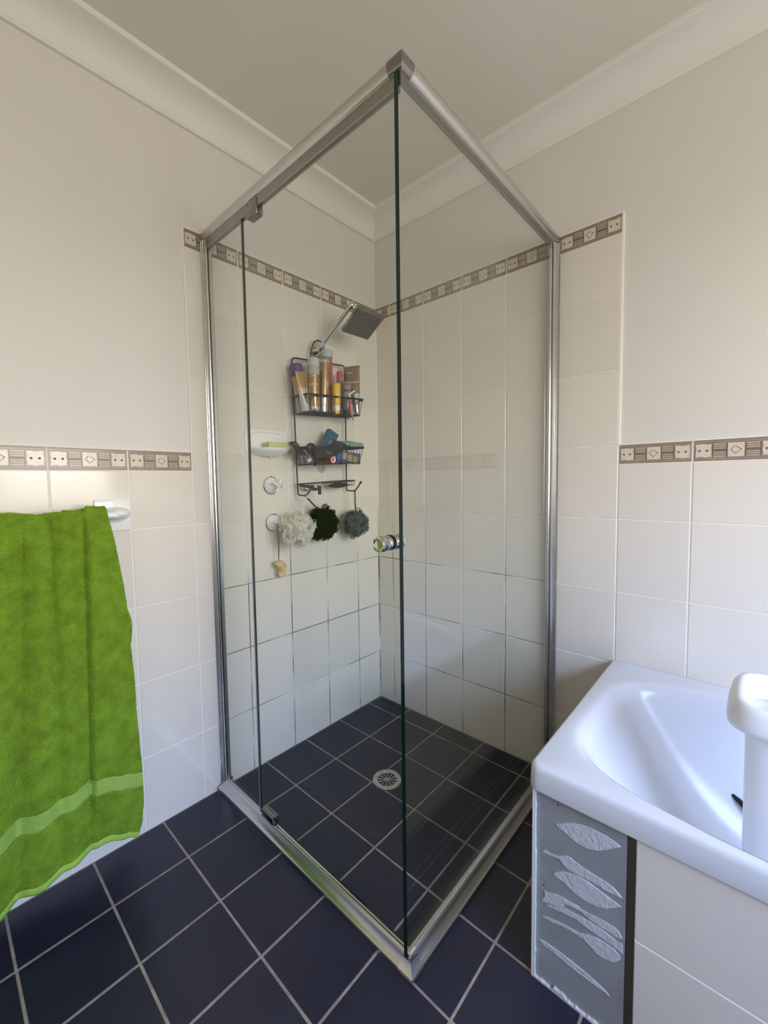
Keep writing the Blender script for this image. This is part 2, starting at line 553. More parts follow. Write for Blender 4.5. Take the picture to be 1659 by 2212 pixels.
border_cache = {}
def border_mesh(w, h, x_off=0.0):
    """relief border tile: two dotted squares, two hatched blocks, a diamond in the middle. w<0.19 cuts it, keeping the end at +x"""
    key = (round(w, 4), round(h, 4), round(x_off, 4))
    if key in border_cache:
        return border_cache[key]
    bm = bmesh.new()
    lo_, hi_ = -w / 2, w / 2
    FW = .1975
    # pattern coordinates 0..FW ; map so that x = px - FW/2 + shift ; cut tiles keep x_off..x_off+w of the pattern
    def px(v):
        return lo_ + (v - x_off) if w < .19 else v - FW / 2
    def clip(a, b):
        a, b = max(px(a), lo_ + .0008), min(px(b), hi_ - .0008)
        return (a, b) if b - a > .0008 else None
    box(bm, lo_, hi_, -.0075, -.0008, 0, h, .0008, 1, mi=0)
    def slab(a, b, z0, z1, y1, mi, bev=0):
        q = clip(a, b)
        if q:
            box(bm, q[0], q[1], -.001, y1, z0, z1, bev, 1, mi)
    for z0, z1 in ((.0015, .0032), (.0068, .0082), (h - .0034, h - .0016), (h - .0086, h - .0070)):
        slab(.001, FW - .001, z0, z1, -.0001, 4)
    for a, b in ((.005, .043), (.155, .193)):
        q = clip(a, b)
        if q:
            z0, z1 = .0115, h - .0115
            pts = []
            n = 9
            for k in range(n):
                t = k / (n - 1); pts.append((q[0] + (q[1] - q[0]) * t, z0 + .0012 * sin(9 * t + a * 90)))
            for k in range(1, n - 1):
                t = k / (n - 1); pts.append((q[1] - .0009 * (1 + sin(11 * t + a * 50)), z0 + (z1 - z0) * t))
            for k in range(n):
                t = k / (n - 1); pts.append((q[1] + (q[0] - q[1]) * t, z1 + .0010 * sin(8 * t + a * 70)))
            for k in range(1, n - 1):
                t = k / (n - 1); pts.append((q[0] + .0009 * (1 + sin(10 * t + a * 30)), z1 + (z0 - z1) * t))
            prism(bm, [(x, z) for x, z in pts], -.001, .0007, 'y', mi=1)
        for ds in (.010, .028):
            c = px(a + ds)
            if lo_ + .003 < c < hi_ - .003:
                lathe(bm, [(.0032, 0), (.0032, .0006), (.0018, .0012), (0, .0008)], 10, Matrix.Translation((c, .0006, h / 2)) @ Matrix.Rotation(-pi / 2, 4, 'X'), mi=2)
    for a, b in ((.0475, .0765), (.1215, .1505)):
        for k in range(7):
            z = .013 + k * (h - .026) / 6
            slab(a, b, z - .0014, z + .0014, .0004, 2 if k in (3,) else 3, 0)
        for k in range(6):
            z = .013 + (k + .5) * (h - .026) / 6
            slab(a + .002, b - .001, z - .0006, z + .0006, .0001, 4)
        slab(a - .002, a - .0008, .010, h - .010, .0002, 2)
        slab(b + .0006, b + .0018, .010, h - .010, .0002, 2)
    q = clip(.081, .1175)
    if q:
        slab(.081, .1175, .0105, h - .0105, .0007, 1)
        c = px(.0993)
        d = .0115
        if lo_ + d < c < hi_ - d:
            P = [(c - d, h / 2), (c, h / 2 - d), (c + d, h / 2), (c + .002, h / 2 + d)]
            P2 = [(c - .001, h / 2 + d * .82), (c - d * 1.15, h / 2)]
            for s in (P, P2):
                for (x0, z0), (x1, z1) in zip(s, s[1:]):
                    tube(bm, [(x0, .0008, z0), (x1, .0008, z1)], .0007, 5, mi=2)
    me = bpy.data.meshes.new('border_tile')
    bmesh.ops.recalc_face_normals(bm, faces=bm.faces)
    bm.to_mesh(me)
    bm.free()
    for k in ('border_base', 'border_cream', 'border_line', 'border_mid', 'border_thin'):
        me.materials.append(M[k])
    border_cache[key] = me
    return me

JV, JH = .0042, .0034      # joint widths
ROWS = [0.0, .2502, .5027, .7552, 1.0078, 1.2603, 1.5128, 1.7653]
BHI0, BHI1, BLO0, BLO1 = 1.9560, 2.0175, 1.1945, 1.2580
def tile_wall(wall, side, lines, split, end, skip=()):
    """lines: x positions of the vertical joints from the corner; split: where the high tiling ends"""
    def place(me, name, c, z):
        o = mesh_obj(name, me, wall)
        o.location = (c, 0, z) if side == 'L' else (0, c, z)
        o.rotation_euler = (0, 0, 0 if side == 'L' else -pi / 2)
        jx, jz = rnd.uniform(-.0022, .0022), rnd.uniform(-.0016, .0016)
        o.rotation_euler.rotate_axis('Z', jx * .6)
        o.rotation_euler.rotate_axis('X', jz * .6)
    xs = [0.0] + [l for l in lines if l < end] + [end]
    bm = bmesh.new()
    for a, b, top in ((0, split, BHI1), (split, end, BLO1)):
        if side == 'L':
            box(bm, a, b, -.02, -.0017, 0, top - .001)
        else:
            box(bm, -.02, -.0017, a, b, 0, top - .001)
    obj('grout', bm, 'grout', wall)
    for a, b in zip(xs, xs[1:]):
        w = (b - a) - JV if a > 0 else (b - a) - JV / 2
        c = (a + b) / 2 if a > 0 else (a + b) / 2 - JV / 4
        high = b <= split + .001
        top_rows = ROWS + [BHI0] if high else [0.0, .2502, .5027, .7552, 1.0078, BLO0]
        for k, (z0, z1) in enumerate(zip(top_rows, top_rows[1:])):
            if (side, round(a, 2), k) in skip:
                continue
            place(tile_mesh(w, z1 - z0 - JH, rnd.choice((0, 0, 1))), 'tile', c, z0 + JH / 2)
        z0, z1 = (BHI0, BHI1) if high else (BLO0, BLO1)
        full = w > .19
        place(border_mesh(w, z1 - z0 - .002, 0 if full else (.1975 - w if side == 'R' or b == end else .1975 - w)), 'border_tile', c, z0 + .001)
CL = [.1544 + .202 * k for k in range(13)]
CR = [.0961 + .202 * k for k in range(14)]
tile_wall(wall_left, 'L', CL, CL[4], RU)
tile_wall(wall_right, 'R', CR, CR[5], RV)
# cream grout bead down the free edges of the high tiling and along the top of the borders
bm = bmesh.new(); box(bm, CL[4] - .004, CL[4] + .002, -.008, -.0005, BLO1, BHI1 + .003, .001)
box(bm, 0, CL[4] + .002, -.008, -.0008, BHI1, BHI1 + .004, .001); box(bm, CL[4], RU, -.008, -.0008, BLO1, BLO1 + .004, .001)
obj('edge_bead', bm, 'grout', wall_left)
bm = bmesh.new(); box(bm, -.008, -.0005, CR[5] - .004, CR[5] + .003, BLO1, BHI1 + .003, .001)
box(bm, -.008, -.0008, 0, CR[5] + .002, BHI1, BHI1 + .004, .001); box(bm, -.008, -.0008, CR[5], RV, BLO1, BLO1 + .004, .001)
obj('edge_bead', bm, 'grout', wall_right)
# silicone bead in the shower corner and where wall meets floor
bm = bmesh.new(); tube(bm, [(.001, .001, 0), (.001, .001, 2.0)], .004, 6)
obj('corner_bead', bm, 'grout', wall_left)

# ------------------------------------------------------------------ floor tiles
FP, FU, FV = .2036, .0935, .198
ft = {}
def floor_tile(w, d, var):
    key = (round(w, 3), round(d, 3), var)
    if key not in ft:
        bm = bmesh.new()
        c, t = .0013, .010
        A = [bm.verts.new((sx_ * w / 2, sy_ * d / 2, -t)) for sx_, sy_ in ((-1, -1), (1, -1), (1, 1), (-1, 1))]
        B = [bm.verts.new((sx_ * w / 2, sy_ * d / 2, -c)) for sx_, sy_ in ((-1, -1), (1, -1), (1, 1), (-1, 1))]
        D = [bm.verts.new((sx_ * (w / 2 - c), sy_ * (d / 2 - c), 0)) for sx_, sy_ in ((-1, -1), (1, -1), (1, 1), (-1, 1))]
        for P, Q in ((A, B), (B, D)):
            for j in range(4):
                bm.faces.new((P[j], P[(j + 1) % 4], Q[(j + 1) % 4], Q[j]))
        bm.faces.new(D)
        bmesh.ops.recalc_face_normals(bm, faces=bm.faces)
        me = bpy.data.meshes.new('floor_tile')
        bm.to_mesh(me)
        bm.free()
        me.materials.append(M['floor_tile' if var == 0 else 'floor_tile_b'])
        ft[key] = me
    return ft[key]
us = [0] + [FU + FP * k for k in range(12) if FU + FP * k < RU] + [RU]
vl = [0] + [FV + FP * k for k in range(13) if FV + FP * k < RV] + [RV]
bm = bmesh.new(); box(bm, 0, RU, 0, RV, -.012, -.0009)
obj('floor_joints', bm, 'floor_grout', floor)
for a, b in zip(us, us[1:]):
    for c, d in zip(vl, vl[1:]):
        if b < .66 and c > 1.15:
            continue
        o = mesh_obj('floor_tile', floor_tile(b - a - .0052, d - c - .0052, rnd.choice((0, 0, 1))), floor)
        o.location = ((a + b) / 2, (c + d) / 2, 0)
        o.rotation_euler = (rnd.uniform(-.002, .002), rnd.uniform(-.002, .002), rnd.uniform(-.003, .003))

# ------------------------------------------------------------------ shower enclosure
GU, GV = .888, .886     # planes of the door side and of the fixed side
sh = thing('shower_enclosure', 'frameless glass shower screen with aluminium rails and chrome corner caps', 'shower', (.9, .9, 0))
sh_inv = Matrix.Translation((-.9, -.9, 0))
def sobj(name, bm, m, parent=None, smooth=None):
    o = obj(name, bm, m, parent or sh, smooth)
    if parent is None:
        o.matrix_parent_inverse = sh_inv
    return o
def mir(prof):
    return prof
# sill: profile in (outward distance, height); outward distance = u (or v)
sill = [(.917, -.001), (.9175, .011), (.916, .0145), (.912, .0165), (.908, .0195), (.904, .0245), (.9005, .0305), (.898, .0365), (.8955, .0400), (.892, .0415), (.885, .0415), (.8815, .0395), (.878, .034), (.8735, .0245), (.868, .0135), (.862, .0045), (.860, -.001)]
bm = bmesh.new(); prism(bm, sill, .001, 0, 'y', mit_b=lambda p: p)
sobj('sill_rail', bm, 'alu', smooth=40)
bm = bmesh.new(); prism(bm, sill, .001, 0, 'x', mit_b=lambda p: p)
sobj('sill_rail', bm, 'alu', smooth=40)
# head rails
head = [(.878, 1.992), (.878, 2.014), (.881, 2.0175), (.9025, 2.0175), (.9060, 2.016), (.9075, 2.0115), (.9072, 2.006), (.9055, 2.000), (.9025, 1.9955), (.8985, 1.9928), (.894, 1.9915), (.886, 1.991)]
chan = [(.8795, 1.9925), (.8795, 1.966), (.8815, 1.964), (.8835, 1.967), (.8925, 1.967), (.8945, 1.964), (.8965, 1.966), (.8965, 1.9925)]
for ax in 'yx':
    bm = bmesh.new(); prism(bm, head, .002, 0, ax, mit_b=lambda p: p)
    sobj('head_rail', bm, 'alu', smooth=25)
    bm = bmesh.new(); prism(bm, chan if ax == 'y' else [(p - .0025, max(q, 1.984)) for p, q in chan], .002, 0, ax, mit_b=lambda p: p)
    sobj('glazing_channel', bm, 'alu_dull', smooth=25)
# chrome caps at the front corner, top and bottom
def cap(prof, L, grow, m, name):
    cx, cz = sum(p for p, q in prof) / len(prof), sum(q for p, q in prof) / len(prof)
    P = [(p + grow * (1 if p > cx else -1), q + grow * (1 if q > cz else -1)) for p, q in prof]
    bm = bmesh.new()
    prism(bm, P, 0, 0, 'y', mit_a=lambda p: .9 - L, mit_b=lambda p: p)
    prism(bm, P, 0, 0, 'x', mit_a=lambda p: .9 - L, mit_b=lambda p: p)
    return sobj(name, bm, m, smooth=25)
cap(head, .034, .0009, 'chrome_dark', 'corner_cap')
cap([(.9185, -.001), (.9188, .012), (.917, .0155), (.9125, .0178), (.9085, .021), (.9045, .0262), (.901, .032), (.8985, .038), (.896, .0415), (.8922, .0430), (.890, .0425), (.890, -.001)], .026, 0, 'chrome', 'corner_cap')
# wall jambs: extruded channel with ribs, profile (along wall, out from wall)
jamb = [(.9045, 0), (.9045, .004), (.9015, .0045), (.9015, .012), (.899, .0125), (.899, .022), (.8965, .0255), (.893, .0265), (.890, .024), (.8895, .014), (.8865, .014), (.886, .025), (.883, .027), (.877, .027), (.8735, .024), (.8725, .012), (.870, .011), (.870, 0)]
bm = bmesh.new(); prism(bm, [(p, q) for p, q in jamb], .012, 1.994, 'z')
sobj('wall_jamb', bm, 'alu', smooth=20)
bm = bmesh.new(); prism(bm, [(q, p) for p, q in jamb], .012, 1.994, 'z')
sobj('wall_jamb', bm, 'alu', smooth=20)
for ax in 'yx':
    bm = bmesh.new()
    prism(bm, [(.860, -.001), (.860, .03), (.884, .045), (.898, .043), (.908, .021), (.9195, .017), (.9195, -.001)], .0005, .010, ax)
    sobj('sill_end', bm, 'alu_dull')

def pane(name, u0, u1, v0, v1, z0, z1, parent=None, gm='glass'):
    bm = bmesh.new()
    vs_ = box(bm, u0, u1, v0, v1, z0, z1)
    thin_u = (u1 - u0) < (v1 - v0)
    bm.normal_update()
    for f in bm.faces:
        n = f.normal
        big = abs(n.x) > .9 if thin_u else abs(n.y) > .9
        f.material_index = 0 if big else 1
    return sobj(name, bm, [gm, 'glass_edge'], parent)
pane('side_pane', GU - .003, GU + .003, .012, .2500, .030, 1.978)
pane('fixed_pane', .012, .9005, GV - .0053, GV + .0053, .030, 1.9905, None, 'glass_fixed')
door = bpy.data.objects.new('door', None)
C.objects.link(door)
door.parent = sh
door.matrix_parent_inverse = sh_inv
pane('door_pane', GU - .003, GU + .003, .2555, .8765, .052, 1.9695, door)
# pivot blocks: chrome plates clamping the glass, black gasket between
def pivot(name, v0, v1, z0, z1):
    bm = bmesh.new()
    box(bm, GU + .0045, GU + .0125, v0, v1, z0, z1, .003, 2, 0)
    box(bm, GU - .0125, GU - .0045, v0, v1, z0, z1, .003, 2, 0)
    box(bm, GU - .0050, GU + .0050, v0 + .001, v1 - .001, z0 + .001, z1 - .001, .001, 1, 1)
    return sobj(name, bm, ['chrome_dark', 'rubber'], door, 30)
pivot('hinge_block', .300, .352, 1.940, 1.988)
pivot('pivot_block', .272, .338, .042, .066)
# knob: two ribbed chrome buttons with a black washer at the glass
KV, KZ = .842, 1.0085
def knob_prof():
    return [(0, .0042), (.0150, .0042), (.0165, .0055), (.0165, .0115), (.0145, .013), (.0145, .0145), (.0175, .016), (.0182, .021), (.0182, .0265), (.0160, .0290), (.0152, .0300), (.0170, .032), (.0178, .0365), (.0168, .0395), (.0130, .0405), (.0110, .0385), (0, .0378)]
for s in (1, -1):
    bm = bmesh.new()
    lathe(bm, knob_prof(), 40, Matrix.Translation((GU, KV, KZ)) @ Matrix.Rotation(s * pi / 2, 4, 'Y'))
    sobj('knob', bm, 'chrome', door, 30)
bm = bmesh.new(); lathe(bm, [(0, -.0045), (.0175, -.0045), (.0175, .0045), (0, .0045)], 32, Matrix.Translation((GU, KV, KZ)) @ Matrix.Rotation(pi / 2, 4, 'Y'))
sobj('knob_washer', bm, 'rubber', door, 40)
# clear seal strip down the hinge side of the door
bm = bmesh.new(); box(bm, GU - .004, GU + .004, .2503, .2545, .045, 1.965)
sobj('door_seal', bm, 'clear', door)

# ------------------------------------------------------------------ floor waste
t = thing('floor_drain', 'round tarnished metal shower drain grate with petal slots in dark tiles', 'drain', (.4533, .4380, 0))
bm = bmesh.new()
lathe(bm, [(.037, .0015), (.038, .0028), (.050, .0035), (.0545, .0022), (.055, 0), (.050, -.004), (.037, -.004), (.037, .0015)], 48)
obj('drain_ring', bm, 'drain', t, 30)
bm = bmesh.new(); lathe(bm, [(0, -.0012), (.037, -.0012)], 32)
obj('drain_well', bm, 'black', t)
bm = bmesh.new()
lathe(bm, [(.0022, 0), (.0022, .0028), (.0065, .0028), (.008, .001)], 20)
for k in range(12):
    a = 2 * pi * k / 12 + .1
    tube(bm, [(.006 * cos(a), .006 * sin(a), .0012), (.022 * cos(a), .022 * sin(a), .0014)], [.0012, .0017], 6)
    for s in (-1, 1):
        b = a + s * .12
        tube(bm, [(.021 * cos(a), .021 * sin(a), .0014), (.038 * cos(b), .038 * sin(b), .0014)], [.0016, .0011], 6)
obj('petal_grate', bm, 'drain', t, 60)

# ------------------------------------------------------------------ shower rose on its arm
t = thing('shower_rose', 'square chrome shower head on a straight arm above the black caddy', 'shower head', (.405, 0, 1.725))
inv = Matrix.Translation((-.405, 0, -1.725))
def part(name, bm, m, parent, inv_, smooth=None):
    o = obj(name, bm, m, parent, smooth)
    if inv_ is not None:
        o.matrix_parent_inverse = inv_
    return o
bm = bmesh.new(); lathe(bm, [(0, 0), (.027, 0), (.0285, .003), (.026, .011), (.018, .022), (.012, .028), (.0115, .045), (0, .045)], 32, align((.405, 0, 1.725), (0, 1, 0)))
part('wall_flange', bm, 'chrome', t, inv, 40)
bm = bmesh.new(); lathe(bm, [(0, -.017), (.010, -.015), (.014, -.006), (.014, .008), (.0105, .016), (.010, .026), (0, .026)], 24, align((.404, .049, 1.730), (-.02, .62, .72)))
part('elbow_joint', bm, 'chrome', t, inv, 40)
A0, A1 = Vector((.404, .056, 1.738)), Vector((.3700, .2000, 1.8700))
bm = bmesh.new(); tube(bm, [A0, A1], .0082, 20)
part('arm', bm, 'chrome', t, inv, 40)
hn = Vector((.167, .416, -.894)).normalized()
hc = Vector((.333, .235, 1.795))
ex = Vector((-.975, .203, -.088)); ex = (ex - hn * ex.dot(hn)).normalized(); ey = hn.cross(ex)
J = Vector((.353, .206, 1.862))
bm = bmesh.new()
d = (A1 - A0).normalized()
lathe(bm, [(0, -.012), (.011, -.012), (.0125, -.008), (.0125, .008), (.010, .012), (0, .013)], 20, align(A1, d))
tube(bm, [A1 + Vector((.012, -.006, .004)), A1, J], [.006, .008, .009], 14)
lathe(bm, [(0, -.013), (.009, -.010), (.013, 0), (.009, .010), (0, .013)], 20, align(J, hn))
tube(bm, [J, hc - hn * .022], [.010, .013], 16)
part('swivel_joint', bm, 'chrome', t, inv, 40)
HM = Matrix((( ex.x, ey.x, hn.x, hc.x), (ex.y, ey.y, hn.y, hc.y), (ex.z, ey.z, hn.z, hc.z), (0, 0, 0, 1)))
bm = bmesh.new(); box(bm, -.066, .066, -.066, .066, -.018, -.0005, .0025, 3, mtx=HM)
lathe(bm, [(.02, -.026), (.03, -.024), (.045, -.018)], 24, HM)
rose = part('square_housing', bm, 'chrome_dark', t, inv, 30)
bm = bmesh.new(); box(bm, -.062, .062, -.062, .062, -.001, .0006, .0005, 1, mtx=HM)
part('spray_face', bm, 'head_face', rose, None)
bm = bmesh.new()
for i in range(9):
    for j in range(9):
        off = 0
        lathe(bm, [(.0026, 0), (.0022, .0016), (0, .0018)], 8, HM @ Matrix.Translation(((i - 4) * .0126, (j - 4) * .0126, .0006)))
o = part('spray_nozzles', bm, 'nozzle', rose, None)
o['kind'] = 'stuff'

# ------------------------------------------------------------------ taps
def tap(u, z, rot, label):
    t = thing('shower_tap', label, 'tap', (u, 0, z), group='white taps on the shower wall')
    R_ = Matrix.Rotation(-pi / 2, 4, 'X')
    bm = bmesh.new(); lathe(bm, [(0, .0), (.0355, 0), (.0365, .003), (.0335, .005), (.0, .005)], 40, R_)
    obj('chrome_rim', bm, 'chrome', t, 30)
    bm = bmesh.new(); lathe(bm, [(.0335, .004), (.031, .012), (.023, .021), (.015, .026), (.0125, .034), (0, .035)], 36, R_)
    obj('cover_flange', bm, 'ceramic', t, 60)
    bm = bmesh.new(); lathe(bm, [(0, .03), (.008, .03), (.008, .047), (.0115, .05), (.0125, .056), (.0115, .062), (0, .064)], 20, R_)
    obj('spindle', bm, 'ceramic', t, 50)
    for k in range(4):
        a = rot + k * pi / 2
        c, s = cos(a), sin(a)
        bm = bmesh.new(); tube(bm, [(c * .008, .056, s * .008), (c * .018, .0565, s * .018), (c * .027, .0575, s * .027), (c * .030, .058, s * .030)], [.0045, .0046, .0055, .003], 10)
        obj('handle_arm', bm, 'ceramic', t, 50)
    bm = bmesh.new(); lathe(bm, [(.0085, .060), (.0092, .064), (.0075, .068), (0, .069)], 20, R_)
    obj('indicator_cap', bm, 'chrome', t, 40)
    return t
tap(.6455, 1.1384, .38, 'upper white cross handle tap, below the white soap dish')
tap(.6400, .9860, .25, 'lower white cross handle tap, with a dark cord hung over it')

# ------------------------------------------------------------------ soap dish and soap
t = thing('soap_dish', 'white ceramic soap dish set into the shower tiles, holding a green soap', 'soap dish', (.659, 0, 1.266))
bm = bmesh.new(); box(bm, -.098, .098, -.004, .0065, 0, .094, .003, 2)
obj('back_plate', bm, 'ceramic', t, 40)
bm = bmesh.new()
# recessed oval surround ring and scooped bowl
ring = []
N = 40
def sup(k, a, b, n=3.2):
    th = 2 * pi * k / N
    c, s = cos(th), sin(th)
    return a * math.copysign(abs(c) ** (2 / n), c), b * math.copysign(abs(s) ** (2 / n), s)
loft(bm, [[(sup(k, .086, .040)[0], y, .048 + sup(k, .086, .040)[1]) for k in range(N)] if i == 0 else [(sup(k, .086 - d_, .040 - d_)[0], y, .048 + sup(k, .086 - d_, .040 - d_)[1]) for k in range(N)]
          for i, (y, d_) in enumerate(((.005, 0), (.0095, .001), (.0105, .003), (.0095, .005), (.0068, .0065)))], closed_end=False)
obj('oval_lip', bm, 'ceramic', t, 50)
bm = bmesh.new()
rings = []
for s_, zz, yy in ((.30, -.012, .35), (.62, -.005, .62), (.86, .004, .86), (1.0, .016, 1.0), (.995, .019, .995), (.955, .019, .955), (.82, .011, .82), (.55, .006, .58), (.2, .005, .3)):
    r = []
    for k in range(N):
        a = pi * k / (N - 1)
        r.append((.090 * s_ * cos(a) , .004 + .076 * yy * sin(a) ** .8, zz))
    rings.append(r)
loft(bm, rings, closed_end=True, cap_start=True)
obj('bowl', bm, 'ceramic', t, 60)
bm = bmesh.new(); tube(bm, [(0, .030, -.010), (0, .030, -.016)], [.004, .003], 8)
obj('drip_nib', bm, 'ceramic', t, 60)
s = thing('soap_bar', 'pale green rectangular bar of soap lying in the white soap dish', 'soap', (.642, .043, 1.2825), (0, 0, radians(-4)))
bm = bmesh.new(); box(bm, -.048, .048, -.0255, .0255, -.001, .025, .0028, 3)
obj('bar', bm, 'soap', s, 40)

# ------------------------------------------------------------------ towel holder and towel
RY, RZ_ = .070, 1.062
t = thing('towel_rail', 'white ceramic towel holder on the left wall, its rail under the green towel', 'towel rail', (1.214, 0, 1.057))
bm = bmesh.new(); box(bm, -.0495, .0495, -.004, .0075, -.0495, .0495, .003, 2)
obj('tile_plate', bm, 'ceramic', t, 40)
bm = bmesh.new()
loft(bm, [[(.043 * s_ * cos(2 * pi * k / 36) - .002, y, .0235 * s_ * sin(2 * pi * k / 36) + .003 + dz) for k in range(36)] for y, s_, dz in ((.005, 1.0, 0), (.014, 1.0, 0), (.026, .95, .001), (.040, .86, .003), (.054, .74, .004), (.066, .58, .005), (.078, .36, .005), (.083, .12, .005))])
obj('boss', bm, 'ceramic', t, 60)
bm = bmesh.new(); tube(bm, [(.0, RY, RZ_ - 1.057), (.66, RY, RZ_ - 1.057)], .010, 16)
obj('rail', bm, 'ceramic', t, 50)
bm = bmesh.new(); box(bm, .61, .71, -.004, .0075, -.0495, .0495, .003, 2)
loft(bm, [[(.66 + .043 * s_ * cos(2 * pi * k / 36), y, .0235 * s_ * sin(2 * pi * k / 36) + .003) for k in range(36)] for y, s_ in ((.005, 1.0), (.026, .95), (.054, .74), (.078, .36), (.083, .12))])
obj('far_bracket', bm, 'ceramic', t, 60)

tw = thing('bath_towel', 'bright green terry bath towel hanging over the rail on the left wall', 'towel', (1.5, RY, RZ_ + .012))
tw_inv = Matrix.Translation((-1.5, -RY, -RZ_ - .012))
def lerp(a, b, t_):
    return a + (b - a) * t_
def smooth(e0, e1, x):
    t_ = max(0, min(1, (x - e0) / (e1 - e0)))
    return t_ * t_ * (3 - 2 * t_)
def interp(tab, x):
    for (x0, y0), (x1, y1) in zip(tab, tab[1:]):
        if x <= x1:
            q = max(0, (x - x0) / (x1 - x0))
            return lerp(y0, y1, q * q * (3 - 2 * q))
    return tab[-1][1]
TU1 = 1.78
def towel_point(s_, l_):
    """s_ 0 right edge .. 1 left edge; l_ arc length over the rail: 0 back hem .. 2 front hem, 1 at the rail crest"""
    front = l_ >= 1
    d = abs(l_ - 1)                       # 0 at the rail, 1 at the hem
    edge = interp(((0, 1.253), (.33, 1.226), (.55, 1.218), (.88, 1.209), (.95, 1.213), (1, 1.228)), d) if front else interp(((0, 1.253), (.22, 1.236), (.42, 1.194), (.66, 1.214), (1, 1.216)), d)
    u = lerp(edge, TU1 + .03 * d, s_)
    x = u
    # crease between the overlapping right-hand fold and the rest
    cu = lerp(1.303, 1.331, d) + (.0 if front else .05)
    if front:
        zb = interp(((1.2, .092), (1.222, .100), (1.26, .122), (1.30, .138), (1.34, .136), (1.40, .124), (1.47, .106), (1.55, .092), (1.7, .088), (1.9, .092)), x)
    else:
        zb = .22
    ridge = 0.0
    if front:
        ridge += .022 * (1 - smooth(-.002, .012, x - cu)) * smooth(0, .10, d) * (1 - .55 * smooth(.8, 1, d))           # right fold stands forward
        ridge -= .013 * math.exp(-((x - cu - .006) / .006) ** 2) * smooth(0, .05, d) * (1 - smooth(.80, .98, d))      # dark crease
        for c0, c1, w0, w1, a0, a1 in ((1.352, 1.385, .016, .030, .010, .010), (1.385, 1.405, .006, .018, -.008, -.004), (1.405, 1.45, .014, .034, .009, .010),
                                       (1.44, 1.50, .007, .022, -.008, -.010), (1.47, 1.56, .016, .036, .010, .014), (1.56, 1.66, .03, .04, .009, .014), (1.66, 1.76, .02, .03, -.006, -.01)):
            c = lerp(c0, c1, d); w = lerp(w0, w1, d); a = lerp(a0, a1, d)
            ridge += 1.55 * a * math.exp(-((x - c) / w) ** 2) * (.6 + .4 * smooth(0, .08, d))
        ridge += .010 * (1 - ((x - 1.268) / .05) ** 2 if abs(x - 1.268) < .05 else 0) * smooth(.05, .9, d)
        ridge += .006 * noise.noise(Vector((x * 9, d * 5, 1.7))) + .0035 * noise.noise(Vector((x * 26, d * 17, 4.2)))
        y = RY + .016 + .020 * smooth(0, .12, d) + .012 * d + ridge
    else:
        ridge = .007 * sin(x * 34) * d + .004 * noise.noise(Vector((x * 9, d * 5, 7.7)))
        y = RY - .016 - .020 * smooth(0, .2, d) + ridge + (.022 * math.exp(-((x - 1.2) / .03) ** 2) * math.exp(-((d - .42) / .12) ** 2))
        y = max(y, .010)
    top = RZ_ + .0135 + .008 * noise.noise(Vector((x * 16, 0, 9.1))) + (.008 if x < cu else 0) * (1 if d < .02 else 0)
    R0 = .017
    if d < .03:                            # round over the rail
        a = d / .03 * pi / 2
        sgn = 1 if front else -1
        y0 = RY
        y = lerp(RY, y, sin(a))
        z = top - R0 * (1 - cos(a)) + (.005 if x < 1.30 else 0) * (1 - d / .03)
    else:
        z = lerp(top - R0, zb, (d - .03) / .97)
    return Vector((x, y, z))
NS, NL = 150, 330
grid = [[towel_point(i / NS, 2 * j / NL) for i in range(NS + 1)] for j in range(NL + 1)]
def band_of(j, i):
    """which cloth the cell belongs to: 0 terry, 1 flat band, 2 hem (front and back)"""
    l_ = 2 * (j + .5) / NL
    d = abs(l_ - 1)
    if d > .981:
        return 2
    if .795 < d < .842:
        return 1
    return 0
for k, (nm, mt) in enumerate((('terry_body', 'towel'), ('woven_band', 'band'), ('hem', 'hem'))):
    bm = bmesh.new()
    vd = {}
    def gv(j, i):
        if (j, i) not in vd:
            vd[(j, i)] = bm.verts.new(grid[j][i])
        return vd[(j, i)]
    for j in range(NL):
        if band_of(j, 0) == k:
            for i in range(NS):
                bm.faces.new((gv(j, i), gv(j, i + 1), gv(j + 1, i + 1), gv(j + 1, i)))
    o = part(nm, bm, mt, tw, tw_inv, 80)
    md = o.modifiers.new('thickness', 'SOLIDIFY')
    md.thickness = .005 if k == 0 else (.0035 if k == 1 else .009)
    md.offset = 0
# terry loops on the front layer, as fine short strands
strands = []
rr = random.Random(11)
def cell_normal(j, i):
    a = grid[min(j + 1, NL)][i] - grid[max(j - 1, 0)][i]
    b = grid[j][min(i + 1, NS)] - grid[j][max(i - 1, 0)]
    return a.cross(b).normalized()
nrm = [[cell_normal(j, i) for i in range(NS + 1)] for j in range(NL + 1)]
for j in range(int(NL * .40), NL - 1):
    if band_of(j, 0) != 0:
        continue
    for i in range(0, int(NS * .74)):
        for _ in range(8):
            a, b = rr.random(), rr.random()
            p = grid[j][i] * (1 - a) * (1 - b) + grid[j][i + 1] * a * (1 - b) + grid[j + 1][i] * (1 - a) * b + grid[j + 1][i + 1] * a * b
            n = nrm[j][i]
            if 2 * j / NL >= 1 and n.y < 0:
                n = -n
            if 2 * j / NL < 1 and n.y > 0 and j < NL * .485:
                n = -n
            q = Vector((rr.gauss(0, 1), rr.gauss(0, 1), rr.gauss(0, 1) - .4)) * .55
            tip = (n + q).normalized()
            L = rr.uniform(.0022, .0042)
            mid = p + n * (.0022 + L * .5) + Vector((rr.gauss(0, .0006), 0, rr.gauss(0, .0006)))
            strands.append((p + n * .0015, mid, p + n * .002 + tip * L))
hc_ = bpy.data.hair_curves.new('terry_loops')
hc_.add_curves([3] * len(strands))
flat = [c for st in strands for p in st for c in (p.x, p.y, p.z)]
hc_.attributes['position'].data.foreach_set('vector', flat) if 'position' in hc_.attributes else hc_.points.foreach_set('position', flat)
ra = hc_.attributes.get('radius') or hc_.attributes.new('radius', 'FLOAT', 'POINT')
